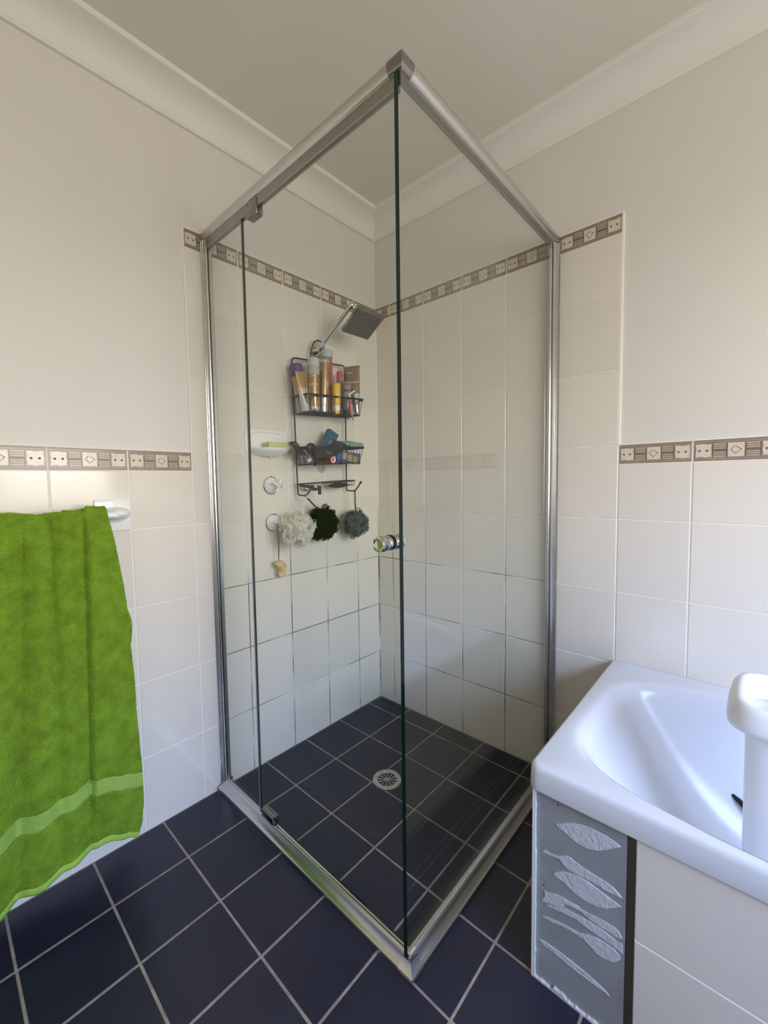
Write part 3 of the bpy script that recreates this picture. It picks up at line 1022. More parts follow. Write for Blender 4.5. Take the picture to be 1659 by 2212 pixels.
ra.data.foreach_set('value', [v for _ in strands for v in (.00045, .00045, .00025)])
ho = bpy.data.objects.new('terry_loops', hc_)
C.objects.link(ho)
hc_.materials.append(M['pile'])
ho.parent = tw
ho.matrix_parent_inverse = tw_inv
ho['kind'] = 'stuff'

# ------------------------------------------------------------------ bath
BX1, BY0, BY1, BZ = .720, 1.098, 2.792, .514
ANG = [2 * pi * (k + .5) / 96 for k in range(96)]
for q in (1, 3, 5, 7):
    ANG += [q * pi / 4 + radians(o_) for o_ in (-2.4, -1.7, -1.25, -.95, -.7, -.45, -.2, .2, .45, .7, .95, 1.25, 1.7, 2.4)]
ANG.sort()
N = len(ANG)
def rrect(k, x0, x1, y0, y1, rad, n=None):
    """point k on a rectangle with rounded front corners (n None) or on a superellipse of exponent n"""
    cx, cy_ = (x0 + x1) / 2, (y0 + y1) / 2
    a, b = (x1 - x0) / 2, (y1 - y0) / 2
    c, s_ = cos(ANG[k]), sin(ANG[k])
    if n:
        return cx + a * math.copysign(abs(c) ** (2 / n), c), cy_ + b * math.copysign(abs(s_) ** (2 / n), s_)
    t_ = 1 / max(abs(c), abs(s_))
    x, y = a * c * t_, b * s_ * t_
    r = rad if x > 0 else .001
    qx, qy = math.copysign(a - r, x), math.copysign(b - r, y)
    if abs(x) > a - r and abs(y) > b - r:
        d_ = Vector((x - qx, y - qy))
        d_ = d_.normalized() * r if d_.length > 1e-9 else d_
        x, y = qx + d_.x, qy + d_.y
    return cx + x, cy_ + y
rings = []
def rg(x0, x1, y0, y1, z, n):
    rings.append([(*rrect(k, x0, x1, y0, y1, .020, None if n > 20 else n), z) for k in range(N)])
rg(.010, BX1 - .012, BY0 + .012, BY1 - .004, .462, 26)
rg(.004, BX1 - .001, BY0 + .001, BY1, .457, 26)
rg(.002, BX1, BY0, BY1, .462, 26)
rg(.002, BX1 - .001, BY0 + .001, BY1, .500, 26)
rg(.002, BX1 - .003, BY0 + .003, BY1, .509, 26)
rg(.002, BX1 - .0065, BY0 + .0065, BY1, .5133, 26)
rg(.002, BX1 - .010, BY0 + .010, BY1, .5140, 26)
# basin: opening, rolled lip, long sloping end towards the shower, floor
OX0, OX1, OY0, OY1 = .056, .7005, 1.140, 2.700
fx0, fx1, fy0, fy1 = .165, .600, 1.485, 2.55
rg(OX0 - .006, OX1 + .004, OY0 - .008, OY1 + .006, .5140, 4.6)
rg(OX0, OX1, OY0, OY1, .5120, 4.6)
rg(OX0 + .006, OX1 - .007, OY0 + .012, OY1 - .006, .5050, 4.4)
for k in range(1, 15):
    q = k / 14
    side = .25 * q + .75 * q ** 3.2          # steep side walls, then the floor radius
    endq = .82 * q + .18 * q ** 4             # gentle lounge end
    z = .5050 - .365 * (1 - (1 - q) ** 1.35) 
    if q > .9:
        z = .5050 - .365 * (1 - (1 - q) ** 1.35)
    rg(lerp(OX0 + .006, fx0, side), lerp(OX1 - .007, fx1, side), lerp(OY0 + .012, fy0, endq), lerp(OY1 - .006, fy1, side), z, lerp(4.4, 3.2, q))
for q in (.75, .4, .1):
    cxm, cym = (fx0 + fx1) / 2, (fy0 + fy1) / 2
    rg(lerp(cxm, fx0, q), lerp(cxm, fx1, q), lerp(cym, fy0, q), lerp(cym, fy1, q), .1395, 3.2)
bm = bmesh.new(); loft(bm, rings)
bt = obj('bathtub', bm, 'acrylic', smooth=50)
tag(bt, 'white acrylic bathtub along the right wall beside the shower', 'bathtub')

# front and end cladding of the bath
PU = .706
sur = thing('bath_surround', 'half stripped bath panel of grey cement sheet and pale tiles under the bathtub', 'bath panel', (PU, 1.12, 0))
si = Matrix.Translation((-PU, -1.12, 0))
bm = bmesh.new(); box(bm, PU - .010, PU, 1.1135, 1.2915, 0, .458, .0006, 1)
part('cement_sheet', bm, 'cement', sur, si)
bm = bmesh.new(); box(bm, PU - .022, PU - .0065, 1.289, 2.78, 0, .458)
part('backing_board', bm, 'cement_dark', sur, si)
bm = bmesh.new(); box(bm, .004, PU - .0125, 1.1135, 1.1235, 0, .458)
part('end_board', bm, 'cement', sur, si)
bm = bmesh.new()   # chipped edge of the end tiles
outl = [(1.1065, 0), (1.1135, 0)] + [(1.1135 + max(0, .0022 * noise.noise(Vector((1, 2, k * .9)))) + (.0012 if k < 26 else 0), .004 + k * .012) for k in range(38)] + [(1.1135, .458), (1.1065, .458)]
prism(bm, [(PU + .0065 if q_ else PU - .02, y_) for q_, y_ in ((0, 0),)] if False else [(y_, z_) for y_, z_ in outl], PU - .02, PU + .0062, 'x')
part('tile_edge_strip', bm, 'ceramic', sur, si)
lines = [1.3075 + .2025 * k for k in range(8)]
for a, b in zip(lines, lines[1:] + [2.785]):
    for z0, z1 in ((.004, .2445), (.2485, .457)):
        me = tile_mesh(b - a - .004, z1 - z0, 0)
        o = mesh_obj('tile', me, sur)
        o.matrix_parent_inverse = si
        o.location = (PU + .0065, (a + b) / 2, z0)
        o.rotation_euler = (0, 0, -pi / 2)
bm = bmesh.new(); box(bm, PU - .006, PU + .0045, 1.309, 2.77, .002, .457)
part('grout', bm, 'grout', sur, si)
el = [.004 + .2025 * k for k in range(4)]
for a, b in zip(el, el[1:] + [PU - .016]):
    if b - a < .03:
        continue
    for z0, z1 in ((.004, .2445), (.2485, .457)):
        o = mesh_obj('tile', tile_mesh(b - a - .004, z1 - z0, 0), sur)
        o.matrix_parent_inverse = si
        o.location = ((a + b) / 2, 1.1062, z0)
        o.rotation_euler = (0, 0, pi)
bm = bmesh.new(); box(bm, .004, PU - .018, 1.108, 1.1135, .002, .457)
part('grout', bm, 'grout', sur, si)
SMEAR = [
 [(1.155, .393), (1.17, .404), (1.191, .416), (1.212, .423), (1.234, .425), (1.255, .425), (1.271, .422), (1.283, .417), (1.269, .406), (1.255, .393), (1.242, .383), (1.224, .376), (1.208, .374), (1.196, .376), (1.182, .38), (1.17, .386), (1.159, .388)],
 [(1.126, .312), (1.133, .32), (1.141, .3175), (1.158, .3215), (1.164, .324), (1.175, .333), (1.186, .335), (1.201, .331), (1.216, .328), (1.235, .327), (1.254, .326), (1.269, .324), (1.282, .317), (1.288, .311), (1.274, .31), (1.257, .307), (1.236, .308), (1.214, .308), (1.199, .305), (1.185, .304), (1.171, .309), (1.163, .317), (1.148, .314), (1.135, .314)],
 [(1.15, .273), (1.156, .283), (1.172, .294), (1.19, .3), (1.205, .3045), (1.221, .3045), (1.237, .302), (1.257, .298), (1.273, .295), (1.286, .292), (1.275, .282), (1.26, .269), (1.243, .261), (1.222, .257), (1.205, .258), (1.187, .263), (1.171, .271), (1.157, .271)],
 [(1.131, .222), (1.141, .224), (1.16, .232), (1.173, .234), (1.187, .233), (1.203, .236), (1.21, .2335), (1.219, .234), (1.238, .237), (1.258, .2395), (1.274, .24), (1.284, .236), (1.289, .226), (1.279, .222), (1.262, .223), (1.244, .222), (1.227, .224), (1.209, .229), (1.192, .2305), (1.178, .223), (1.175, .213), (1.159, .205), (1.136, .196), (1.126, .194), (1.134, .212)],
 [(1.136, .1915), (1.159, .2035), (1.176, .2115), (1.191, .213), (1.215, .217), (1.238, .218), (1.258, .218), (1.278, .213), (1.289, .2155), (1.2905, .195), (1.286, .195), (1.272, .198), (1.256, .199), (1.237, .2), (1.215, .2), (1.197, .204), (1.178, .2), (1.158, .195), (1.136, .189)],
 [(1.126, .156), (1.138, .163), (1.156, .168), (1.172, .172), (1.191, .175), (1.206, .177), (1.223, .186), (1.242, .193), (1.26, .194), (1.275, .193), (1.286, .186), (1.286, .178), (1.278, .166), (1.266, .16), (1.254, .157), (1.242, .158), (1.23, .164), (1.219, .169), (1.206, .1715), (1.188, .170), (1.169, .166), (1.156, .161), (1.141, .159)],
 [(1.120, .0965), (1.135, .1005), (1.157, .1015), (1.18, .1005), (1.192, .1), (1.211, .0985), (1.229, .096), (1.246, .093), (1.259, .090), (1.268, .084), (1.255, .084), (1.24, .0845), (1.229, .083), (1.214, .084), (1.198, .086), (1.18, .088), (1.164, .089), (1.142, .089), (1.128, .091)],
]
for pts in SMEAR:
    bm = bmesh.new()
    base = [bm.verts.new((PU - .001, y, z)) for y, z in pts]
    cyv, czv = sum(p[0] for p in pts) / len(pts), sum(p[1] for p in pts) / len(pts)
    top = [bm.verts.new((PU + .0012 + rnd.uniform(0, .0012), lerp(y, cyv, .03), lerp(z, czv, .05))) for y, z in pts]
    n = len(pts)
    for j in range(n):
        bm.faces.new((base[j], base[(j + 1) % n], top[(j + 1) % n], top[j]))
    f = bm.faces.new(top)
    r = bmesh.ops.triangulate(bm, faces=[f])
    r = bmesh.ops.subdivide_edges(bm, edges=list({e for f in r['faces'] for e in f.edges}), cuts=3, use_grid_fill=True)
    for v in bm.verts:
        if v.co.x > PU + .0009:
            k = noise.noise(Vector((0, v.co.y * 170, v.co.z * 170))) + .6 * noise.noise(Vector((3, v.co.y * 60, v.co.z * 260)))
            v.co.x = PU + .0016 + max(-.0006, .0007 * k)
    part('adhesive_smear', bm, 'adhesive', sur, si)
bm = bmesh.new()   # broken grout left along the foot of the sheet
outl = [(1.108, -.001)] + [(1.108 + k * .005, .0045 + .004 * noise.noise(Vector((k * .55, 3, 1))) + (.006 if 9 < k < 15 else 0)) for k in range(38)] + [(1.293, -.001)]
prism(bm, outl, PU - .004, PU + .0065, 'x')
part('broken_grout', bm, 'plaster', sur, si)
for y0, ln in ((1.135, .014), (1.152, .022), (1.215, .016), (1.232, .02), (1.266, .012)):   # bits of old sealant under the rim
    bm = bmesh.new(); tube(bm, [(PU + .001, y0 + k * ln / 3, .4545 - rnd.uniform(0, .003)) for k in range(4)], .0016, 5)
    part('sealant_scrap', bm, 'plaster', sur, si)
for y0, z0 in ((1.160, .4385), (1.131, .2335), (1.163, .314)):
    bm = bmesh.new(); lathe(bm, [(.0018, 0), (0, .0006)], 8, align((PU + .0001, y0, z0), (1, 0, 0)))
    part('nail_hole', bm, 'black', sur, si)

# ------------------------------------------------------------------ tall white bin standing in the bath, and a brush behind it
t = thing('plastic_bin', 'tall white plastic bin with a rounded flared rim, standing in the bathtub', 'bin', (.40, 1.558, .1405))
N = 48
def rq(a, b, z, n=5.0, dx=0, dy=0):
    r = []
    for k in range(N):
        th = 2 * pi * (k + .5) / N
        c, s_ = cos(th), sin(th)
        r.append((dx + a * math.copysign(abs(c) ** (2 / n), c), dy + b * math.copysign(abs(s_) ** (2 / n), s_), z))
    return r
bm = bmesh.new()
loft(bm, [rq(.080, .086, .004, 6), rq(.084, .090, 0, 6), rq(.092, .099, .02, 6), rq(.100, .1025, .493, 6), rq(.101, .1035, .500, 6),
          rq(.096, .0985, .500, 6), rq(.088, .092, .02, 6), rq(.078, .083, .012, 6)], cap_start=True)
obj('body', bm, 'white_plastic', t, 50)
bm = bmesh.new()
loft(bm, [rq(.101, .1035, .484), rq(.116, .126, .487), rq(.124, .133, .494), rq(.125, .134, .503), rq(.119, .128, .530), rq(.113, .120, .541), rq(.104, .110, .5445), rq(.097, .102, .540), rq(.093, .0965, .528), rq(.093, .0965, .490)], closed_end=False)
obj('rim', bm, 'white_plastic', t, 50)
for dy in (-.05, .05):
    bm = bmesh.new(); box(bm, -.0945, -.090, dy - .002, dy + .002, .45, .52, .0008, 1)
    obj('inner_rib', bm, 'white_plastic', t)
t = thing('bath_brush', 'dark handle of a brush leaning inside the bathtub behind the white bin', 'brush', (.21, 1.60, .17))
ti = Matrix.Translation((-.21, -1.60, -.17))
bm = bmesh.new(); tube(bm, [(.130, 1.433, .2655), (.138, 1.447, .2600), (.170, 1.52, .218), (.20, 1.60, .172)], [.004, .0068, .0072, .0075], 12)
part('handle', bm, 'rubber', t, ti, 60)
bm = bmesh.new(); box(bm, -.03, .03, -.014, .014, -.008, .008, .005, 2, mtx=align((.215, 1.635, .160), (-.6, .1, .5)) )
part('brush_head', bm, 'rubber', t, ti, 40)

# ------------------------------------------------------------------ wire caddy
cd = thing('shower_caddy', 'black wire shower caddy with two baskets hanging under the shower head', 'shower caddy', (.405, 0, 1.72))
ci = Matrix.Translation((-.405, 0, -1.72))
def sh_z(u, z, k=.045):
    return z + (.4 - u) * k
FY = .030
def fr_left(z):
    return lerp(.5335, .5470, (z - 1.13) / .51)
UL, UR = .5480, .2500
bm = bmesh.new()
path = [(.534, .030, 1.105), (.541, .030, 1.40), (.549, .030, 1.662), (.2480, .030, 1.684), (.2500, .030, 1.40), (.2525, .030, 1.117)]
tube(bm, round_path(path, .022, 6), .0034, 8)
part('upright_frame', bm, 'black_wire', cd, ci, 60)
bm = bmesh.new()   # hook up to the shower pipe
tube(bm, round_path([(.452, .030, 1.670), (.445, .030, 1.715), (.430, .034, 1.753), (.404, .036, 1.7635), (.378, .034, 1.753), (.366, .030, 1.715), (.362, .030, 1.676)], .02, 5), .003, 8)
part('neck_hook', bm, 'black_wire', cd, ci, 60)
def hook(name, u, z):
    bm = bmesh.new()
    pts = [(u + .0005, .030, z + .02), (u, .030, z), (u, .086, z - .003), (u, .112, z + .022), (u, .124, z + .036)]
    tube(bm, round_path(pts, .010, 5), .0034, 8)
    r = bmesh.ops.create_icosphere(bm, subdivisions=2, radius=.0062)
    xform(r['verts'], Matrix.Translation((u, .125, z + .037)))
    part(name, bm, 'black_wire', cd, ci, 60)
hook('hook', .5335, 1.096)
hook('hook', .2525, 1.108)
def flat_ring(bm, pts, h, w):
    """flat bar following closed pts"""
    P = [Vector(p) for p in pts]
    n = len(P)
    c = sum(P, Vector()) / n
    out = []
    for p in P:
        d = Vector((p.x - c.x, p.y - c.y, 0)).normalized() * w
        out.append([bm.verts.new(q) for q in (p + Vector((0, 0, h / 2)), p + d + Vector((0, 0, h / 2)), p + d - Vector((0, 0, h / 2)), p - Vector((0, 0, h / 2)))])
    for i in range(n):
        A, B = out[i], out[(i + 1) % n]
        for j in range(4):
            bm.faces.new((A[j], A[(j + 1) % 4], B[(j + 1) % 4], B[j]))
def basket(name, ua, ub, ya, yb, zr, zb, inset, nfront, nside, floor_n, kr=.06, kb=.045, barh=.0085):
    bm = bmesh.new()
    Z = lambda u: sh_z(u, zr, kr)
    ZB = lambda u: sh_z(u, zb, kb)
    corner = [(ua, ya), (ub, ya), (ub, yb), (ua, yb)]
    rim = round_path([(ua, (ya + yb) / 2, Z(ua))] + [(x, y, Z(x)) for x, y in ((ua, yb), (ub, yb), (ub, ya), (ua, ya))] + [(ua, (ya + yb) / 2, Z(ua))], .018, 5)[:-1]
    flat_ring(bm, rim, barh, .0022)
    k = part(name, bm, 'black_wire', cd, ci, 30)
    bm = bmesh.new()
    ia, ib, yi = ua - inset, ub + inset * .7, yb - inset * .35
    tube(bm, round_path([(ia, ya, ZB(ia)), (ia, yi, ZB(ia)), (ib, yi, ZB(ib)), (ib, ya, ZB(ib))], .012, 4), .0016, 6)
    tube(bm, [(ia, ya, ZB(ia)), (ib, ya, ZB(ib))], .0022, 6)
    for i in range(nfront):
        q = (i + .5) / nfront
        u0, u1 = lerp(ua - .012, ub + .012, q), lerp(ia - .006, ib + .006, q)
        pts = [(u0, yb, Z(u0)), (u1, yi + .002, ZB(u1)), (u1, ya, ZB(u1))]
        tube(bm, round_path(pts, .010, 3), .0015, 6)
    for i in range(nside):
        q = (i + .6) / nside
        y = lerp(ya, yb, q)
        y1 = lerp(ya, yi, q)
        for U0, U1 in ((ua, ia), (ub, ib)):
            tube(bm, round_path([(U0, y, Z(U0)), (U1, y1, ZB(U1)), (lerp(ia, ib, .5), y1, ZB(lerp(ia, ib, .5)))], .010, 3), .0015, 6)
    for i in range(floor_n):
        y = lerp(ya, yi, (i + .5) / floor_n)
        tube(bm, [(ia, y, ZB(ia)), (ib, y, ZB(ib))], .0015, 6)
    obj('basket_wires', bm, 'black_wire', k, 60)
    return k
basket('top_basket', .553, .2270, .026, .132, 1.508, 1.4400, .022, 8, 3, 5)
basket('middle_basket', .553, .2270, .026, .132, 1.2955, 1.2280, .024, 8, 3, 5, .040, .040)
# soap tray with razor loops
bm = bmesh.new()
tube(bm, [(.534, .030, 1.1415), (.2525, .030, 1.1546)], .0028, 8)
Zt = lambda u: sh_z(u, 1.1480, .047)
flat_ring(bm, round_path([(.405, .07, Zt(.405)), (.405, .112, Zt(.405)), (.272, .112, Zt(.272)), (.272, .03, Zt(.272)), (.405, .03, Zt(.405)), (.405, .07, Zt(.405))], .012, 4)[:-1], .006, .002)
tray = part('soap_tray', bm, 'black_wire', cd, ci, 40)
bm = bmesh.new()
for i in range(9):
    u = lerp(.398, .279, i / 8)
    tube(bm, round_path([(u, .112, Zt(u)), (u, .106, Zt(u) - .020), (u, .036, Zt(u) - .020), (u, .030, Zt(u))], .008, 3), .0014, 6)
tube(bm, [(.40, .105, Zt(.40) - .020), (.277, .105, Zt(.277) - .020)], .0014, 6)
obj('tray_wires', bm, 'black_wire', tray, 60)
for u in (.512, .470, .440):
    bm = bmesh.new(); tube(bm, round_path([(u + .008, .030, 1.143), (u + .008, .034, 1.118), (u + .008, .062, 1.114), (u - .008, .062, 1.114), (u - .008, .034, 1.118), (u - .008, .030, 1.1445)], .006, 3), .0016, 6)
    part('razor_loop', bm, 'black_wire', cd, ci, 60)
def cup(u, z, tilt=0.0):
    bm = bmesh.new()
    lathe(bm, [(.0235, 0), (.0225, .002), (.015, .0055), (.006, .010), (.005, .016), (.0075, .019), (0, .021)], 24, align((u, .0005, z), (0, 1, tilt)))
    part('suction_cup', bm, 'suction', cd, ci, 50)
cup(.514, 1.2490)
cup(.378, 1.2125)

# ------------------------------------------------------------------ things in the top basket
def bz1(u):
    return sh_z(u, 1.4420, .045)
def bz2(u):
    return sh_z(u, 1.2300, .040)
CAMXY = Vector((1.61, 1.465, 0))
def face_yaw(u, y):
    d = CAMXY - Vector((u, y, 0))
    return math.atan2(d.x, -d.y)           # rotation so that local -y looks at the viewer
def surf(r, z):
    """text plane on a cylinder whose front is local -y"""
    return Matrix(((1, 0, 0, 0), (0, 0, -1, -r), (0, 1, 0, z), (0, 0, 0, 1)))

def flat_tube(bm, w0, d0, w1, d1, z0, z1, n=28, steps=8, mi=0, mids=None):
    """squeeze tube: round at z0, flat crimp at z1; mids: list of (t, material)"""
    rings = []
    for k in range(steps + 1):
        q = k / steps
        a, b = lerp(w0, w1, q), lerp(d0, d1, q)
        rings.append([(a * cos(2 * pi * j / n), b * sin(2 * pi * j / n), lerp(z0, z1, q)) for j in range(n)])
    R = [[bm.verts.new(p) for p in r] for r in rings]
    for k, (A, B) in enumerate(zip(R, R[1:])):
        m_ = mi
        if mids:
            for q, mm in mids:
                if (k + .5) / steps > q:
                    m_ = mm
        for j in range(n):
            bm.faces.new((A[j], A[(j + 1) % n], B[(j + 1) % n], B[j])).material_index = m_
    bm.faces.new(R[0][::-1]).material_index = mi
    bm.faces.new(R[-1]).material_index = R and (mids[-1][1] if mids else mi)

G1 = 'toiletries in the top caddy basket'
# A bottle with a purple cap at the left end
u, y = .523, .062
t = thing('shampoo_bottle', 'flat gold and silver bottle with a large purple cap in the top basket', 'bottle', (u, y, bz1(u)), (0, radians(-7), face_yaw(u, y)), G1)
bm = bmesh.new(); flat_tube(bm, .0235, .0155, .0225, .0150, 0, .146, mids=[(-1, 1), (.50, 0)])
obj('body', bm, ['gold', 'label_pale'], t, 50)
bm = bmesh.new(); flat_tube(bm, .0250, .0165, .0255, .0168, .146, .199, steps=2)
bmesh.ops.bevel(bm, geom=[e for e in bm.edges if all(v.co.z > .198 for v in e.verts)], offset=.003, segments=2, affect='EDGES')
obj('cap', bm, 'purple', t, 50)['label'] = 'purple cap'
# B gold wedge tube seen edge on
u, y = .540, .102
t = thing('squeeze_tube', 'gold and silver squeeze tube on a grey cap, before the purple capped bottle', 'tube', (u, y, bz1(u)), (0, radians(-5), face_yaw(u, y) + radians(28)), G1)
bm = bmesh.new(); flat_tube(bm, .0165, .0155, .0285, .0012, .026, .156, mids=[(-1, 1), (.55, 0)])
obj('body', bm, ['gold', 'silver'], t, 40)
bm = bmesh.new(); lathe(bm, [(0, 0), (.0150, 0), (.0162, .002), (.0162, .026), (0, .026)], 28)
obj('cap', bm, 'cap_grey', t, 40)
# C gold bottle, frosted cap
def bottle(name, label, u, y, r, h, prof, mats, z0=None, tilt=(0, 0), group=G1, roll=0):
    t = thing(name, label, 'bottle', (u, y, z0 if z0 is not None else bz1(u)), (tilt[0], tilt[1], face_yaw(u, y) + roll), group)
    return t
u, y, r = .494, .098, .0240
t = thing('shampoo_bottle', 'thick gold bottle with a frosted grey cap, at the front of the top basket', 'bottle', (u, y, bz1(u)), (0, radians(1), face_yaw(u, y)), G1)
bm = bmesh.new(); lathe(bm, [(0, 0), (r * .9, 0), (r, .003), (r, .020), (r, .150), (r, .176), (r * .985, .186), (0, .187)], 36, mi=[1, 1, 1, 0, 2, 2, 2])
obj('body', bm, ['gold', 'silver', 'label_pale'], t, 40)
bm = bmesh.new(); lathe(bm, [(0, .186), (r, .186), (r * 1.03, .188), (r * 1.03, .212), (r * .95, .2165), (0, .2165)], 36)
obj('cap', bm, 'cap_grey', t, 40)
lettering('JOICO', .0085, 'white', t, surf(r, .142), bend=r)
lettering('K-PAK', .0130, 'white', t, surf(r, .108), bend=r)
# D second gold bottle
u, y, r = .443, .100, .0205
t = thing('shampoo_bottle', 'slimmer gold bottle with white sideways lettering, before the red bottle', 'bottle', (u, y, bz1(u)), (0, radians(2.5), face_yaw(u, y)), G1)
bm = bmesh.new(); lathe(bm, [(0, .028), (r * .95, .028), (r, .031), (r, .070), (r, .165), (r, .205), (r * .98, .2165), (0, .2175)], 32, mi=[1, 1, 1, 0, 0, 1, 1])
obj('body', bm, ['gold', 'silver'], t, 40)
bm = bmesh.new(); lathe(bm, [(0, 0), (r * .86, 0), (r * .9, .002), (r * .9, .028), (0, .028)], 32)
obj('cap', bm, 'silver', t, 40)
lettering('JOICO', .0120, 'white', t, surf(r, .188) @ Matrix.Translation((0, 0, -r)) @ Matrix.Rotation(-.75, 4, 'Y') @ Matrix.Translation((0, 0, r)), bend=r, vertical=True)
lettering('K-PAK', .0120, 'white', t, surf(r, .115) @ Matrix.Translation((0, 0, -r)) @ Matrix.Rotation(.80, 4, 'Y') @ Matrix.Translation((0, 0, r)), bend=r, vertical=True)
# E red bottle behind
u, y, r = .389, .060, .0240
t = thing('shampoo_bottle', 'tall red bottle with a clear grey cap, behind the gold bottles', 'bottle', (u, y, bz1(u)), (0, radians(1), face_yaw(u, y)), G1)
bm = bmesh.new(); lathe(bm, [(0, 0), (r * .9, 0), (r, .003), (r, .020), (r, .230), (r, .240), (r * .98, .244), (0, .244)], 36, mi=[1, 1, 1, 0, 1, 1, 1])
obj('body', bm, ['red', 'clear'], t, 40)
bm = bmesh.new(); lathe(bm, [(0, .244), (r, .244), (r * 1.03, .246), (r * 1.03, .272), (r * .95, .277), (0, .277)], 36)
obj('cap', bm, 'cap_grey', t, 40)
bm = bmesh.new()
for k in range(9):
    zz = .055 + k * .020
    for j in range(5):
        a = -pi / 2 + .45 + j * .16
        box(bm, -.0018, .0018, -.0003, .0003, -.0006, .0006, mtx=Matrix.Translation((r * cos(a), r * sin(a), zz)) @ Matrix.Rotation(a + pi / 2, 4, 'Z'))
obj('label_rules', bm, 'ink', t)['kind'] = 'stuff'
lettering('DEFY DAMAGE', .0115, 'ink', t, surf(r, .140) @ Matrix.Translation((0, 0, -r)) @ Matrix.Rotation(.55, 4, 'Y') @ Matrix.Translation((0, 0, r)), bend=r, vertical=True)
# F yellow stick
u, y, r = .386, .116, .0180
t = thing('deodorant_stick', 'yellow stick with a white lower end at the front of the top basket', 'stick', (u, y, bz1(u) - .003), (radians(-2), radians(1), face_yaw(u, y)), G1)
bm = bmesh.new(); lathe(bm, [(0, .034), (r * .95, .034), (r, .036), (r, .122), (r * .97, .1275), (r * .6, .1290), (0, .1292)], 28)
obj('cap', bm, 'yellow', t, 40)
bm = bmesh.new(); lathe(bm, [(0, .012), (r * .9, .012), (r * .92, .014), (r * .92, .034), (0, .034)], 28)
obj('collar', bm, 'white', t, 40)
bm = bmesh.new(); lathe(bm, [(0, 0), (r * .78, 0), (r * .8, .002), (r * .8, .012), (0, .012)], 28)
obj('twist_base', bm, 'yellow', t, 40)
# G pink capped clear bottle
u, y, r = .311, .060, .0240
t = thing('spray_bottle', 'smoky clear bottle with a pink cap at the back of the top basket', 'bottle', (u, y, bz1(u)), (0, 0, face_yaw(u, y)), G1)
bm = bmesh.new(); lathe(bm, [(0, 0), (r * .92, 0), (r, .003), (r, .132), (r * .9, .145), (r * .5, .153), (.010, .156), (0, .156)], 32)
obj('body', bm, 'clear_smoke', t, 40)
bm = bmesh.new(); lathe(bm, [(0, .155), (.0135, .155), (.0138, .157), (.0132, .192), (.0115, .195), (0, .195)], 24)
obj('cap', bm, 'pink', t, 40)['label'] = 'pink cap'
# H upside down bottle with dark green cap poking through the basket floor
u, y, r = .316, .106, .0172
t = thing('gel_bottle', 'upside down clear bottle, its dark green cap poking through the top basket', 'bottle', (u, y, 1.4285), (0, radians(2), face_yaw(u, y)), G1)
bm = bmesh.new(); lathe(bm, [(0, .036), (r * .75, .036), (r * .97, .044), (r, .05), (r, .085), (r, .150), (r * .95, .158), (0, .160)], 28, mi=[1, 1, 1, 1, 0, 0, 0])
obj('body', bm, ['clear', 'clear_olive'], t, 40)
bm = bmesh.new(); lathe(bm, [(0, 0), (.0115, 0), (.0123, .0015), (.0123, .036), (0, .036)], 24)
obj('cap', bm, 'green_black', t, 40)
lettering('SURF', .0100, 'ink', t, surf(r, .146), bend=r, bold=.0002)
for zz, w in ((.134, .0028), (.104, .0028)):
    bm = bmesh.new()
    for j in range(-5, 6):
        a = -pi / 2 + j * .16
        box(bm, -.0015, .0015, -.0003, .0003, -w / 2, w / 2, mtx=Matrix.Translation((r * cos(a), r * sin(a), zz)) @ Matrix.Rotation(a + pi / 2, 4, 'Z'))
    obj('label_stripe', bm, 'pink', t)
lettering('SALT', .0135, 'ink', t, surf(r, .119), bend=r, bold=.0006)
# I bronze tube at the right end
u, y = .248, .092
t = thing('squeeze_tube', 'wide bronze squeeze tube standing on its silver cap at the basket end near the corner', 'tube', (.233, y, bz1(.233) - .002), (0, radians(-6), face_yaw(u, y)), G1)
bm = bmesh.new(); flat_tube(bm, .0165, .0155, .0372, .0014, .050, .224, mids=[(-1, 1), (.26, 0)], steps=10)
obj('body', bm, ['bronze', 'silver'], t, 40)
bm = bmesh.new(); box(bm, -.0375, .0375, -.0018, .0018, .2215, .2275, .0005, 1)
obj('crimp', bm, 'gold_dark', t)
bm = bmesh.new(); lathe(bm, [(0, 0), (.0135, 0), (.0145, .002), (.0150, .050), (0, .050)], 28)
obj('cap', bm, 'silver', t, 40)
for s_, z_, sz, fx_ in (('SEZMAN', .197, .0072, -.012), ('BOND-IR', .153, .0092, .006)):
    dd = lerp(.0155, .0014, (z_ - .05) / .174) + .0006
    lettering(s_, sz, 'white', t, Matrix.Translation((fx_, 0, 0)) @ surf(dd, z_) @ Matrix.Rotation(-.075, 4, 'X'))
# J pink and white razor stuck between the bottles
t = thing('razor', 'pink and white razor stuck in the top basket, pink tail hanging below it', 'razor', (.310, .128, 1.43), group=G1)
ti = Matrix.Translation((-.310, -.128, -1.43))
bm = bmesh.new(); tube(bm, [(.3125, .127, 1.518), (.3105, .127, 1.485), (.3085, .127, 1.455), (.304, .129, 1.436), (.297, .130, 1.421)], [.0035, .0040, .0042, .0044, .0026], 10)
part('handle', bm, 'pink', t, ti, 50)
bm = bmesh.new(); tube(bm, [(.318, .127, 1.536), (.3135, .128, 1.522), (.311, .128, 1.509)], [.0030, .0042, .0034], 10)
part('neck', bm, 'white', t, ti, 50)
bm = bmesh.new(); box(bm, -.021, .021, -.004, .004, -.003, .003, .0015, 2, mtx=Matrix.Translation((.304, .129, 1.539)) @ Matrix.Rotation(radians(33), 4, 'Y'))
part('blade_head', bm, 'white', t, ti, 40)

